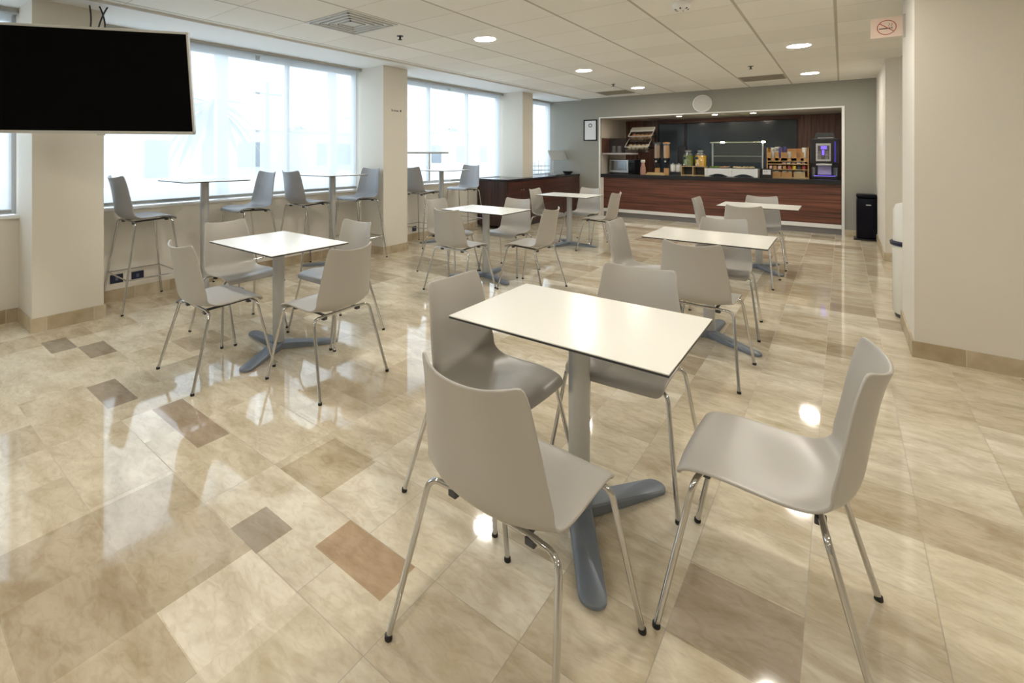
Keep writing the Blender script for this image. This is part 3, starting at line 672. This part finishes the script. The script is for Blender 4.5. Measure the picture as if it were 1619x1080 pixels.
# clock
t = thing('wall_clock', 'round silver-white wall clock above the serving opening', 'clock', (-2.09, YB, 2.335))
MX = Matrix.Rotation(R(90), 4, 'X')
MB().lathe([(0.150, 0.035), (0.168, 0.03), (0.170, 0.0), (0.150, 0.0)], 48, M=MX, cap=True).build('rim', m_white, t, True)
MB().lathe([(0.150, 0.0355), (0.150, 0.037)], 48, M=MX).build('dial', m_clock, t)
for k in range(12): MB().box(-0.004, 0.004, -0.0385, -0.037, 0.118, 0.138, M=Matrix.Rotation(k * PI / 6, 4, 'Y')).build('hour_mark', m_silver, t)
MB().box(-0.004, 0.004, -0.041, -0.0388, -0.01, 0.07, M=Matrix.Rotation(R(-60), 4, 'Y')).build('hour_hand', m_silver, t); MB().box(-0.003, 0.003, -0.0435, -0.0412, -0.01, 0.11, M=Matrix.Rotation(R(95), 4, 'Y')).build('minute_hand', m_silver, t)
# framed certificate
t = thing('picture_frame', 'black-framed white certificate on the grey end wall', 'picture frame', (-4.335, YB, 1.885))
MB().box(-0.155, 0.155, -0.02, -0.001, -0.235, -0.21).box(-0.155, 0.155, -0.02, -0.001, 0.21, 0.235).box(-0.155, -0.13, -0.02, -0.001, -0.21, 0.21).box(0.13, 0.155, -0.02, -0.001, -0.21, 0.21).build('frame', m_black, t)
MB().box(-0.13, 0.13, -0.012, -0.004, -0.21, 0.21).build('sheet', m_paper, t)
MB().lathe([(0.026, 0.0125), (0.044, 0.0125), (0.044, 0.0135), (0.026, 0.0135)], 24, M=Matrix.Translation((0, 0, 0.105)) @ MX, cap=False).build('seal', pm('seal_grey', (0.15, 0.16, 0.18), 0.6), t)
# no smoking sign, flag mounted on the edge of the right wall block
t = thing('no_smoking_sign', 'small projecting no smoking sign high on the right wall edge', 'sign', (0.272, 5.17, 2.365))
MB().box(-0.095, 0.095, 0, 0.006, -0.078, 0.078, 0.003).build('board', m_signbase, t)
MB().lathe([(0.052, 0.0), (0.058, 0.0), (0.058, 0.0012), (0.052, 0.0012)], 40, M=MX, cap=False).build('red_ring', m_signred, t)
MB().box(-0.054, 0.054, -0.0016, -0.0005, -0.003, 0.003, M=Matrix.Rotation(R(40), 4, 'Y')).build('red_bar', m_signred, t)
MB().box(-0.045, 0.022, -0.0012, -0.0002, -0.012, -0.004).box(0.026, 0.034, -0.0012, -0.0002, -0.012, -0.004).tube([(0.03, -0.001, 0.0), (0.025, -0.001, 0.01), (0.034, -0.001, 0.02), (0.028, -0.001, 0.03)], 0.0015, 6).tube([(0.015, -0.001, 0.005), (0.01, -0.001, 0.014), (0.019, -0.001, 0.022), (0.012, -0.001, 0.032)], 0.0013, 6).build('cigarette', m_ink, t)
MB().box(0.095, 0.108, 0.0, 0.008, -0.09, 0.09).build('bracket', m_silver, t)

# ------------------------------------------------------------------ bins
t = thing('pedal_bin', 'glossy black rectangular pedal bin against the grey end wall', 'bin', (0.315, 10.30, 0))
MB().box(-0.135, 0.11, -0.12, 0.17, 0.02, 0.66, 0.02, 3).build('body', m_bin, t, True)
MB().box(-0.138, 0.112, -0.123, 0.172, 0.665, 0.725, 0.022, 3).build('lid', m_bin, t, True)
MB().box(-0.02, 0.04, -0.126, -0.1205, 0.55, 0.565).build('badge', m_silver, t)
MB().box(-0.17, 0.11, -0.16, 0.16, 0.0, 0.022, 0.004).build('plinth', m_black, t)
MB().box(-0.09, 0.03, -0.20, -0.15, 0.01, 0.026, 0.004).build('pedal', m_black, t)
t = thing('waste_bin', 'tall cream rounded bin with a dark band behind the right wall edge', 'bin', (0.497, 5.65, 0))
MB().lathe([(0.15, 0.03), (0.162, 0.05), (0.165, 0.60)], 40).build('body', m_cream, t, True)
MB().lathe([(0.145, 0.0), (0.15, 0.035)], 40).build('base', m_darkm, t, True)
MB().lathe([(0.178, 0.605), (0.182, 0.63), (0.172, 0.64)], 40).build('band', m_outlet, t, True)
MB().lathe([(0.162, 0.64), (0.160, 0.90), (0.145, 0.945), (0.10, 0.96), (0.02, 0.965)], 40).build('lid', m_cream, t, True)

# ------------------------------------------------------------------ side cabinet under the end window
t = thing('side_cabinet', 'dark striped wood side cabinet with black top under the end window', 'cabinet', (0, 0, 0))
t.location = (-4.6, 7.42, 0)
MB().box(-0.195, 0.0, 0.0, 3.07, 0.06, 0.865).box(-0.635, -0.195, 0.0, 0.895, 0.06, 0.865).box(-0.635, -0.195, 1.305, 3.07, 0.06, 0.865).build('body', m_woody, t)
MB().box(-0.19, -0.03, 0.02, 3.07, 0.0, 0.06).build('plinth', m_darkm, t)
MB().box(-0.195, 0.02, -0.02, 3.075, 0.865, 0.905).box(-0.645, -0.195, -0.02, 0.895, 0.865, 0.905).box(-0.645, -0.195, 1.305, 3.075, 0.865, 0.905).build('countertop', m_granite, t)
for k, (a, b, yk) in enumerate(((0.012, 0.50, 0.465), (0.506, 1.36, 0.545), (1.366, 2.21, None), (2.216, 3.06, None))):
    d_ = MB().box(0.0005, 0.018, a, b, 0.075, 0.855).build('door', m_woodd, t)
    if yk: MB().lathe([(0.006, 0.018), (0.012, 0.03), (0.010, 0.036)], 12, M=Matrix.Translation((0, yk, 0.70)) @ Matrix.Rotation(R(90), 4, 'Y')).build('knob', m_steel, d_, True)
# things on it
t = thing('wire_rack', 'chrome wire rack on the side cabinet beside the window', 'rack', (-4.95, 9.30, 0.905))
mb = MB()
for z in (0.02, 0.11, 0.2):
    mb.tube([(-0.12, -0.28, z), (0.12, -0.28, z), (0.12, 0.28, z), (-0.12, 0.28, z), (-0.12, -0.28, z)], 0.004, 8)
    for k in range(6): yy = -0.24 + k * 0.095; mb.tube([(-0.12, yy, z), (0.12, yy, z)], 0.0025, 6)
mb.build('shelf_wires', m_steel, t, True)
mb = MB()
for sx_ in (-1, 1):
    for yy, hh in ((-0.28, 0.33), (0.28, 0.22), (0.0, 0.3)): mb.tube([(sx_ * 0.12, yy, 0), (sx_ * 0.12, yy, hh)], 0.004, 8)
mb.build('uprights', m_steel, t, True)
t = thing('toaster_hood', 'pale grey tilted sign panel on thin legs on the side cabinet', 'sign', (-4.93, 10.1, 0.905))
t.name = 'tilted_sign_stand'
Mt = Matrix.Translation((0, 0, 0.42)) @ Matrix.Rotation(R(-20), 4, 'Y')
MB().box(-0.006, 0.006, -0.40, 0.40, -0.115, 0.115, 0.003, M=Mt).build('panel', pm('pale_grey_panel', (0.52, 0.55, 0.57), 0.4), t)
MB().tube([(0.03, -0.38, 0.0), (0.03, -0.38, 0.33)], 0.008, 8).tube([(0.03, -0.28, 0.0), (0.03, -0.28, 0.33)], 0.008, 8).build('legs', m_steel, t, True)
tag(MB().box(-4.86, -4.68, 9.50, 9.9, 0.905, 0.925, 0.006).build('serving_tray', m_steel), 'shiny tray lying on the side cabinet below the tilted panel', 'tray')
tag(MB().lathe([(0.06, 0.905), (0.11, 0.945), (0.115, 0.965), (0.105, 0.965), (0.055, 0.915)], 28, -4.79, 10.32).build('dark_bowl', m_black, None, True), 'black bowl at the far end of the side cabinet', 'bowl')

# ------------------------------------------------------------------ serving counter
t = thing('serving_counter', 'long serving counter with red-brown striped wood front and black top', 'counter', (0, 0, 0))
t.location = ((NX0 + NX1) / 2, YB, 0); hx = (NX1 - NX0) / 2 - 0.02
MB().box(-hx, hx, 0.0, 1.68, 0.845, 0.92, 0.004).build('countertop', m_granite, t)
MB().box(-hx + 0.06, hx, 0.04, 0.06, 0.175, 0.844).build('front_panel', m_woodh, t)
MB().box(-hx, -hx + 0.06, 0.01, 0.07, 0.0, 0.844).build('end_post', m_niche, t)
MB().box(-hx + 0.06, hx, 0.03, 0.06, 0.105, 0.172).build('white_kick_strip', m_white, t)
MB().box(-hx, hx, 0.09, 0.11, 0.0, 0.104).build('toe_kick', pm('grey_toe_kick', (0.25, 0.24, 0.25), 0.5), t)
MB().box(-hx, hx, 0.11, 1.65, 0.0, 0.843).build('carcass', m_darkm, t)
# dark glass panels on the niche back wall
for a, b, lab in ((-3.34, -2.79, 'narrow blue-black wall panel left of the black joint'), (-2.74, -0.70, 'wide blue-black wall panel behind the buffet')):
    p = thing('wall_panel', lab, 'wall panel', ((a + b) / 2, 12.2, 0), 0, 'blue-black panels on the niche back wall')
    h = (b - a) / 2
    MB().box(-h, h, -0.03, -0.001, 0.925, 2.055, 0.003).build('sheet', m_slate, p)
    MB().box(-h - 0.035, -h, -0.045, -0.001, 0.925, 2.06).build('joint_strip', m_black, p)
struct('trim_5', MB().box(-3.38, -0.66, 12.13, 12.2, 2.065, 2.15), m_woodh, 'striped wood band above the dark panels')
for k, (x, y) in enumerate(((-2.64, 11.05), (-1.97, 11.02), (-1.32, 11.05)  )):
    t = thing('niche_spotlight', ['small round spot in the niche ceiling, leftmost of the three visible', 'small round spot in the niche ceiling, middle of the three visible', 'small round spot in the niche ceiling, rightmost of the three visible', 'small round spot over the bread bins', 'small round spot over the coffee machine'][k], 'ceiling light', (x, y, NZ), 0, 'small spots in the niche ceiling')
    MB().lathe([(0.045, -0.004), (0.06, -0.007), (0.062, 0)], 24, cap=False).build('trim_ring', m_white, t, True); MB().lathe([(0.044, -0.006), (0.044, -0.002)], 24).build('lamp_disc', m_spot, t)

CT = 0.92
# open cubby shelf on the left niche wall
t = thing('wall_shelf', 'dark wood open box shelf with a lit underside above the microwave', 'shelf', (-4.13, 10.62, 1.345))
MB().box(0, 0.02, 0, 0.42, 0, 0.365).build('side_panel', m_woodv, t)
MB().box(0.02, 0.39, 0.40, 0.42, 0.035, 0.365).build('back_panel', pm('dark_shelf_inside', (0.03, 0.022, 0.02), 0.5), t)
MB().box(0.02, 0.66, 0, 0.42, 0, 0.035).build('shelf_board', pm('lit_shelf_board', (0.45, 0.42, 0.42), 0.4), t)  # lit strip at the shelf bottom is put into the board's pale colour
g = tag(MB().lathe([(0.05, 0), (0.055, 0.01), (0.05, 0.15), (0.045, 0.15)], 24).build('glass_tumbler', m_glass, None, True, (-3.91, 10.78, 1.381)), 'glass tumbler standing on the open box shelf, left one', 'glass', 'tumblers on the shelf')
g2 = g.copy(); C.objects.link(g2); g2.location = (-3.80, 10.80, 1.381); g2['label'] = 'glass tumbler standing on the open box shelf, right one'
# microwave
t = thing('microwave', 'silver and black microwave oven at the left end of the counter', 'microwave', (-3.79, 11.13, CT))
MB().box(-0.28, 0.28, -0.18, 0.18, 0.01, 0.31, 0.008).build('body', m_black, t)
d_ = MB().box(-0.275, 0.14, -0.205, -0.181, 0.02, 0.305, 0.004).build('door', m_steel, t)
MB().box(-0.255, 0.11, -0.208, -0.2055, 0.07, 0.285).build('door_window', pm('mirror_glass', (0.20, 0.21, 0.22), 0.08, metal=0.8), d_)
MB().box(-0.27, 0.135, -0.222, -0.2055, 0.03, 0.055, 0.004).build('handle', m_steel, d_)
MB().box(0.145, 0.275, -0.2, -0.181, 0.02, 0.305, 0.003).build('control_panel', m_gloss, t)
MB().box(0.165, 0.255, -0.203, -0.2005, 0.25, 0.28).build('display', m_darkm, t)
# bread bins (two tilted clear bins on a stand)
t = thing('bread_bin_stand', 'two-tier stand of tilted clear bins above the cereal end of the counter', 'bin stand', (-3.45, 11.18, CT))
MB().box(-0.16, -0.13, 0.17, 0.21, 0, 0.93).box(0.23, 0.26, 0.17, 0.21, 0, 0.93).build('uprights', m_black, t)
MB().box(-0.16, 0.26, 0.17, 0.21, 0.55, 0.59).box(-0.16, 0.26, 0.17, 0.21, 0.80, 0.84).build('crossbars', m_black, t)
def tray_bin(x, y, z, fill, lid):
    M_ = Matrix.Translation((x, y, z)) @ Matrix.Rotation(R(32), 4, 'X')
    b_ = MB().prism([(-0.24, -0.17), (0.24, -0.17), (0.21, 0.15), (-0.21, 0.15)], 0, 0.008, M=M_).box(-0.24, 0.24, -0.175, -0.168, 0, 0.14, M=M_).box(-0.24, -0.234, -0.17, 0.15, 0, 0.14, M=M_).box(0.234, 0.24, -0.17, 0.15, 0, 0.14, M=M_).box(-0.24, 0.24, 0.145, 0.15, 0, 0.14, M=M_).build('clear_bin', m_glass, t)
    mb = MB()
    mb.tube([M_ @ Vector(p) for p in ((-0.245, -0.178, 0.142), (0.245, -0.178, 0.142), (0.245, 0.152, 0.142), (-0.245, 0.152, 0.142), (-0.245, -0.178, 0.142))], 0.009, 8); mb.build('bin_rim', m_ivory, b_, True)
    if lid: MB().box(-0.25, 0.25, 0.0, 0.17, 0.15, 0.175, 0.008, M=M_).build('lid', m_ivory, b_)
    return M_, b_
M1, b1 = tray_bin(0.03, 0.02, 0.80, m_bread, True); M2, b2 = tray_bin(-0.02, -0.06, 0.565, m_bread2, False)
for (Mx, mt, lab, kk) in ((M1, m_bread, 'golden bread roll in the upper clear bin', 0), (M2, m_bread2, 'pale pastry in the lower clear bin', 1)):
    for q in range(10):
        p = Mx @ Vector((-0.18 + 0.09 * (q % 5), -0.10 + 0.11 * (q // 5), 0.05 + 0.012 * random.random())) + Vector(t.location)
        tag(MB().ball((0, 0, 0), 0.045, (1.05, 0.9, 0.75)).build(('bread_roll', 'pastry')[kk], mt, None, True, p, (random.uniform(-.3, .3), 0, random.random() * 3)), lab + ', ' + ('front', 'back')[q // 5] + ' row, ' + ('leftmost', 'second from left', 'middle one', 'second from right', 'rightmost')[q % 5], ('bread', 'pastry')[kk], ('rolls in the upper bin', 'pastries in the lower bin')[kk])
# carafe
t = thing('carafe', 'glass carafe of reddish cereal with pale stopper beside the microwave', 'carafe', (-3.32, 10.88, CT))
MB().lathe([(0.052, 0.0), (0.058, 0.02), (0.055, 0.12), (0.032, 0.21), (0.030, 0.25)], 28).build('bottle', pm('reddish_grain', (0.48, 0.26, 0.20), 0.4, var=0.3), t, True)
MB().lathe([(0.034, 0.25), (0.044, 0.262), (0.044, 0.30), (0.036, 0.31)], 24).build('stopper', m_ivory, t, True)
# cereal dispensers
for k, (x, mt, lab) in enumerate(((-3.075, m_granola, 'tall clear dispenser of brown granola on a black stand'), (-2.89, m_flakes, 'tall clear dispenser of orange corn flakes on a black stand'))):
    t = thing('cereal_dispenser', lab, 'cereal dispenser', (x, 11.05, CT), 0, 'cereal dispensers on the counter')
    MB().lathe([(0.062, 0.35), (0.062, 0.62)], 32).build('cereal_fill', mt, t, True)
    MB().lathe([(0.071, 0.34), (0.071, 0.66)], 32, cap=False).build('canister', m_glass, t, True)
    MB().lathe([(0.074, 0.655), (0.074, 0.68), (0.02, 0.69)], 32).build('canister_lid', mt if k else m_darkm, t, True)
    MB().lathe([(0.03, 0.24), (0.074, 0.33), (0.074, 0.35)], 28).build('funnel', m_black, t, True)
    MB().box(-0.03, 0.03, 0.06, 0.09, 0, 0.35).box(-0.072, 0.072, -0.09, 0.12, 0, 0.015).build('stand', m_black, t)
    MB().lathe([(0.02, 0.075), (0.02, 0.10)], 16, M=Matrix.Translation((0, 0, 0.28)) @ MX).build('turn_knob', m_steel, t, True)
tag(MB().box(-3.23, -2.84, 10.72, 10.90, CT, CT + 0.02, 0.004).box(-3.20, -2.87, 10.74, 10.88, CT + 0.02, CT + 0.045, 0.004).build('wooden_board', m_oak2), 'light wooden serving board in front of the cereal dispensers', 'board')
for k, (x, lab) in enumerate(((-3.04, 'small wooden box under the granola dispenser'), (-2.86, 'small wooden box right of the corn flakes dispenser'))):
    tag(MB().box(x - 0.05, x + 0.05, 10.93, 10.955, CT, CT + 0.14).build('wooden_box', m_oak), lab, 'box', 'small wooden boxes by the cereal')
tag(MB().box(-2.76, -2.60, 11.42, 11.58, CT, CT + 0.60, 0.004).build('dark_canister', m_black), 'tall black box standing behind the corn flakes dispenser', 'box')
# wire rack with white jars
t = thing('jar_rack', 'low dark wire rack carrying the two white jars', 'rack', (-2.655, 11.0, CT))
mb = MB()
for z in (0.004, 0.06): mb.tube([(-0.145, -0.075, z), (0.075, -0.075, z), (0.075, 0.075, z), (-0.145, 0.075, z), (-0.145, -0.075, z)], 0.004, 8)
for k in range(9): mb.tube([(-0.14 + k * 0.026, -0.075, 0.004), (-0.14 + k * 0.026, -0.075, 0.06)], 0.003, 6); mb.tube([(-0.14 + k * 0.026, -0.075, 0.06), (-0.14 + k * 0.026, 0.075, 0.06)], 0.003, 6)
mb.build('wires', m_darkm, t, True)
for x, lab in ((-2.747, 'white lidded glass jar, left one on the wire rack'), (-2.634, 'white lidded glass jar, right one on the wire rack')):
    t = thing('storage_jar', lab, 'jar', (x, 11.0, CT + 0.0645), 0, 'white jars on the wire rack')
    MB().lathe([(0.047, 0), (0.054, 0.01), (0.054, 0.13), (0.050, 0.145)], 28).build('jar', m_ivory, t, True); MB().lathe([(0.0555, 0.146), (0.0555, 0.16), (0.012, 0.168), (0.014, 0.185)], 28).build('lid', m_silver, t, True)
# crate risers with juice dispensers
t = thing('wooden_riser', 'pale wooden riser with two open compartments under the juices', 'riser', (-2.355, 11.02, CT))
MB().box(-0.215, 0.235, -0.12, 0.12, 0.175, 0.19).build('top_board', m_oak2, t); MB().box(-0.215, 0.235, -0.12, 0.12, 0, 0.012).build('bottom_board', m_oak2, t)
for x in (-0.215, 0.0, 0.22): MB().box(x, x + 0.015, -0.12, 0.12, 0.012, 0.175).build('divider', m_oak2, t)
MB().box(-0.2, 0.22, 0.108, 0.12, 0.012, 0.175).build('back_board', m_darkm, t)
for x, mt, lab in ((-2.455, m_green, 'glass drink dispenser filled with green juice'), (-2.225, m_yellow, 'glass drink dispenser filled with orange yellow juice')):
    t = thing('juice_dispenser', lab, 'drink dispenser', (x, 11.01, CT + 0.1905), 0, 'juice dispensers on the riser')
    MB().lathe([(0.09, 0), (0.101, 0.012), (0.101, 0.205), (0.10, 0.215)], 36).build('juice', mt, t, True)
    MB().lathe([(0.1035, 0.0), (0.1035, 0.225), (0.085, 0.255), (0.06, 0.268), (0.06, 0.30)], 36, cap=False).build('glass_jar', m_glass, t, True)
    MB().lathe([(0.064, 0.30), (0.066, 0.318), (0.02, 0.326)], 28).build('lid', m_steel, t, True)
    MB().prism([(0.042 * math.cos(a * PI / 12), 0.03 * math.sin(a * PI / 12)) for a in range(24)], 0.1045, 0.108, M=Matrix.Translation((-0.035, 0, 0.165)) @ Matrix.Rotation(R(-14), 4, 'Z') @ MX).build('black_label', m_black, t)
    MB().tube([(-0.045, -0.09, 0.035), (-0.055, -0.135, 0.035), (-0.055, -0.14, 0.015)], 0.011, 10).build('tap', m_steel, t, True)
# buffet wells
t = thing('buffet_station', 'white double buffet unit with arched feet and food trays', 'buffet unit', (-1.665, 11.05, CT))
mb = MB()
for x0, x1 in ((-0.43, 0.0), (0.0, 0.43)):
    n = 14; poly = [(x0, 0.15), (x0, 0), (x0 + 0.04, 0)] + [(x0 + 0.04 + (x1 - x0 - 0.08) * k / n, 0.05 * math.sin(PI * k / n) + 0.001) for k in range(1, n)] + [(x1 - 0.04, 0), (x1, 0), (x1, 0.15)]
    mb.prism(poly, 0.20, 0.225, M=MX)
mb.box(-0.43, -0.415, -0.2, 0.2, 0, 0.15).box(0.415, 0.43, -0.2, 0.2, 0, 0.15).box(-0.43, 0.43, -0.2, 0.2, 0.10, 0.115).build('housing', m_white, t)
for k, x in enumerate((-0.425, 0.0, 0.425)): MB().box(x - 0.022, x + 0.022, -0.24, -0.226, 0, 0.158, 0.005).build('corner_post', m_white, t)
for x0, x1 in ((-0.40, -0.02), (0.02, 0.40)): MB().box(x0, x1, -0.19, 0.19, 0.15, 0.158).build('food_tray', m_steel, t)
for nm, lab, x0, x1, mt, cat in (('salad', 'green salad leaves heaped in the left buffet tray', -2.07, -1.90, m_salad, 'salad'), ('sliced_meat', 'pinkish sliced meat in the left buffet tray beside the salad', -1.88, -1.72, m_ham, 'food'), ('cooked_food', 'brownish cooked food in the right buffet tray', -1.65, -1.30, m_bread2, 'food')):
    mb = MB()
    for q in range(60): mb.ball((random.uniform(x0 + .02, x1 - .02), 11.05 + random.uniform(-0.15, 0.15), CT + 0.172 + random.random() * 0.014), 0.022, (1, 1, 0.55), 1)
    tag(mb.build(nm, mt, None, True), lab, cat, kind='stuff')
# sneeze guard
t = thing('sneeze_guard', 'clear sneeze guard on aluminium posts with two lit lamps over the buffet', 'sneeze guard', (-1.60, 11.10, CT))
for x in (-0.42, 0.43): MB().tube([(x, -0.02, 0), (x, -0.02, 0.66)], 0.016, 12).build('post', m_alu, t, True)
MB().tube([(-0.46, -0.03, 0.665), (0.47, -0.03, 0.665)], 0.013, 10).build('top_rail', m_alu, t, True)
MB().tube([(-0.42, -0.04, 0.395), (0.43, -0.04, 0.395)], 0.006, 8).build('middle_rail', m_alu, t, True)
MB().box(-0.46, 0.48, -0.22, 0.16, 0.684, 0.692).build('top_glass', pane_material('greenish_glass', (0.90, 0.95, 0.82), 0.1), t)
MB().box(-0.42, 0.43, -0.12, -0.114, 0.28, 0.66).build('front_glass', pane_material('front_guard_glass', (0.93, 0.96, 0.95), 0.08), t)
for x in (-0.24, 0.445): MB().box(x - 0.03, x + 0.03, -0.07, -0.046, 0.655, 0.683, 0.003).build('lamp', m_guardled, t)
# little black sign
t = thing('counter_sign', 'small black sign with a white card right of the buffet', 'sign', (-1.085, 10.9, CT))
MB().box(-0.085, 0.085, -0.012, 0.012, 0.0, 0.165, 0.003).build('holder', m_black, t); MB().box(-0.065, 0.062, -0.0145, -0.0125, 0.055, 0.145).build('card', m_paper, t)
MB().lathe([(0.012, 0.0), (0.012, 0.001)], 14, M=Matrix.Translation((-0.035, -0.0147, 0.108)) @ MX).lathe([(0.012, 0.0), (0.012, 0.001)], 14, M=Matrix.Translation((0.0, -0.0147, 0.112)) @ MX).build('card_print', m_silver, t)
# organiser
OX0, OX1, OY = -1.10, -0.46, 11.0
t = thing('condiment_organiser', 'wooden cup and condiment organiser left of the coffee machine', 'organiser', (OX0, OY, CT))
Wd = OX1 - OX0
MB().box(0, 0.018, 0, 0.30, 0, 0.56).build('side_panel', m_oak, t); MB().box(Wd - 0.018, Wd, 0, 0.30, 0, 0.56).build('side_panel', m_oak, t)
MB().box(0.018, Wd - 0.018, 0.285, 0.30, 0, 0.54).build('back_panel', m_kraft, t)
for z in (0.0, 0.145, 0.245, 0.30): MB().box(0.018, Wd - 0.018, 0.0, 0.284, z, z + 0.014).build('shelf', m_oak2, t)
mb = MB(); z0, z1 = 0.314, 0.47
for a, b in ((0.018, 0.07), (0.13, 0.19), (0.225, 0.32), (0.38, 0.46), (0.52, Wd - 0.075)): mb.box(a, b, 0.0, 0.012, z0, z1)
mb.box(0.018, Wd - 0.018, 0.0, 0.012, z0, z0 + 0.05).build('slotted_front', m_oak, t)
def cup(x, dy, z, mt, lab, r=0.038, h=0.22, ring=False):
    c_ = thing('paper_cup_stack', lab, 'cups', (OX0 + x, OY + dy, CT + z), 0, 'stacks of cups in the organiser')
    MB().lathe([(r * 0.75, 0), (r, h), (r * 1.06, h), (r * 1.06, h + 0.006)], 24).build('cups', mt, c_, True)
    if ring: MB().lathe([(0.010, 0), (0.018, 0), (0.018, 0.002), (0.010, 0.002)], 18, M=Matrix.Translation((0, -r * 0.98, h * 0.82)) @ MX, cap=False).build('cup_logo', m_ink, c_)
cup(0.10, 0.10, 0.315, m_ivory, 'white cup stack with dark ring mark, leftmost in the organiser', 0.038, 0.24, True); cup(0.155, 0.19, 0.315, m_ivory, 'white cup stack with dark ring mark, behind the leftmost stack', 0.04, 0.255, True)
cup(0.215, 0.10, 0.315, m_purple, 'purple and white cup stack in the organiser, front one', 0.03, 0.24); cup(0.275, 0.19, 0.315, m_purple, 'purple cup stack in the organiser, rear one', 0.03, 0.255)
cup(0.35, 0.09, 0.315, m_ivory, 'narrow plain white cup stack in the middle of the organiser', 0.036, 0.16); cup(0.573, 0.10, 0.315, m_ivory, 'tall plain white cup stack beside the coffee machine', 0.040, 0.235)
cols = [m_pink, m_kraft, m_pink, m_kraft, m_red, m_yel, m_darkm, m_red]
nm_ = ['pink', 'tan', 'pale pink', 'light brown', 'dark red', 'bright yellow', 'black', 'red']
for k in range(8):
    x = 0.06 + k * 0.072
    tag(MB().box(-0.026, 0.026, -0.03, 0.03, 0, 0.062, 0.008).build('sachet_box', cols[k], None, False, (OX0 + x, OY + 0.06, CT + 0.1595), (0, 0, random.uniform(-.2, .2))), nm_[k] + ' sachet pack on the middle shelf of the organiser', 'sachets', 'sachet packs on the middle shelf')
for k in range(5):
    tag(MB().box(-0.03, 0.03, -0.03, 0.03, 0, 0.03, 0.008).build('creamer_pack', m_ivory if k % 2 else m_pink, None, False, (OX0 + 0.27 + k * 0.072, OY + 0.07, CT + 0.2595), (0, 0, random.uniform(-.3, .3))), 'small creamer pack on the narrow organiser shelf, ' + ('leftmost', 'second from left', 'middle one', 'second from right', 'rightmost')[k], 'sachets', 'creamer packs on the narrow shelf')
for k, (x, mt, lab) in enumerate(((0.14, m_kraft, 'open brown card box on the bottom shelf, left'), (0.31, m_oak, 'open brown card box with white packets, middle of the bottom shelf'), (0.50, m_oak2, 'basket of wrapped packets on the bottom shelf, right'))):
    b_ = thing('card_box', lab, 'box', (OX0 + x, OY + 0.10, CT + 0.0145), 0, 'boxes on the bottom shelf of the organiser')
    MB().box(-0.082, 0.082, -0.09, -0.085, 0, 0.085).box(-0.082, 0.082, 0.085, 0.09, 0, 0.10).box(-0.082, -0.077, -0.085, 0.085, 0, 0.095).box(0.077, 0.082, -0.085, 0.085, 0, 0.095).box(-0.077, 0.077, -0.085, 0.085, 0, 0.005).build('card_walls', mt, b_)
    mb = MB()
    for q in range(9): mb.box(-0.02, 0.02, -0.003, 0.003, 0, 0.055, M=Matrix.Translation((random.uniform(-.05, .05), random.uniform(-.06, .06), 0.055)) @ Matrix.Rotation(random.uniform(-.5, .5), 4, 'Y'))
    mb.build('packets', m_ivory, b_)
# coffee machine
t = thing('coffee_machine', 'tall black coffee machine with violet display at the right end of the counter', 'coffee machine', (-0.235, 11.12, CT))
MB().box(-0.205, 0.205, -0.02, 0.34, 0, 0.70, 0.006).build('body', m_black, t)
MB().box(-0.205, 0.205, -0.12, -0.021, 0.27, 0.70, 0.006).build('front_door', m_black, t)
MB().box(-0.21, 0.21, -0.125, 0.34, 0.70, 0.715, 0.003).build('top_cap', m_darkm, t)
MB().prism([(-0.15, 0.72), (-0.135, 0.82), (0.12, 0.82), (0.14, 0.72)], -0.2, 0.05, M=Matrix.Rotation(R(90), 4, 'X')).build('bean_hopper', m_darkm, t)
MB().box(-0.10, 0.12, -0.068, -0.055, 0.722, 0.735).build('hopper_strip', m_silver, t)
fr = MB().box(-0.125, 0.085, -0.132, -0.121, 0.31, 0.63, 0.005).build('display_bezel', m_silver, t)
MB().box(-0.10, 0.065, -0.134, -0.1325, 0.345, 0.59).build('display_glass', pm('display_grey', (0.10, 0.09, 0.10), 0.3), fr)
MB().box(-0.055, 0.03, -0.136, -0.1345, 0.525, 0.582).box(-0.04, -0.005, -0.136, -0.1345, 0.42, 0.51).build('lit_screen', m_purplelight, fr)
mb = MB()
for k in range(6):
    for sx_ in (0, 1): mb.box(-0.095 + sx_ * 0.10, -0.05 + sx_ * 0.10, -0.136, -0.1345, 0.355 + k * 0.024, 0.361 + k * 0.024)
mb.build('selection_keys', m_silver, fr)
MB().box(0.135, 0.152, -0.124, -0.1205, 0.30, 0.66).build('violet_light_strip', m_violetdim, t)
MB().box(-0.12, 0.10, -0.15, -0.05, 0.235, 0.268, 0.005).build('spout_housing', m_silver, t)
MB().box(-0.10, 0.09, -0.035, -0.0215, 0.07, 0.235).build('cup_alcove', pm('alcove_grey', (0.42, 0.38, 0.42), 0.4), t)
MB().box(-0.19, 0.19, -0.13, -0.02, 0.0, 0.045, 0.005).build('drip_tray', m_black, t); MB().box(-0.15, 0.15, -0.125, -0.03, 0.046, 0.052).build('violet_tray_light', m_purplelight, t)
for x in (-0.16, 0.15): MB().lathe([(0.028, 0.053), (0.034, 0.20)], 20, x, -0.075, cap=False).build('cup_holder', m_glass, t, True)
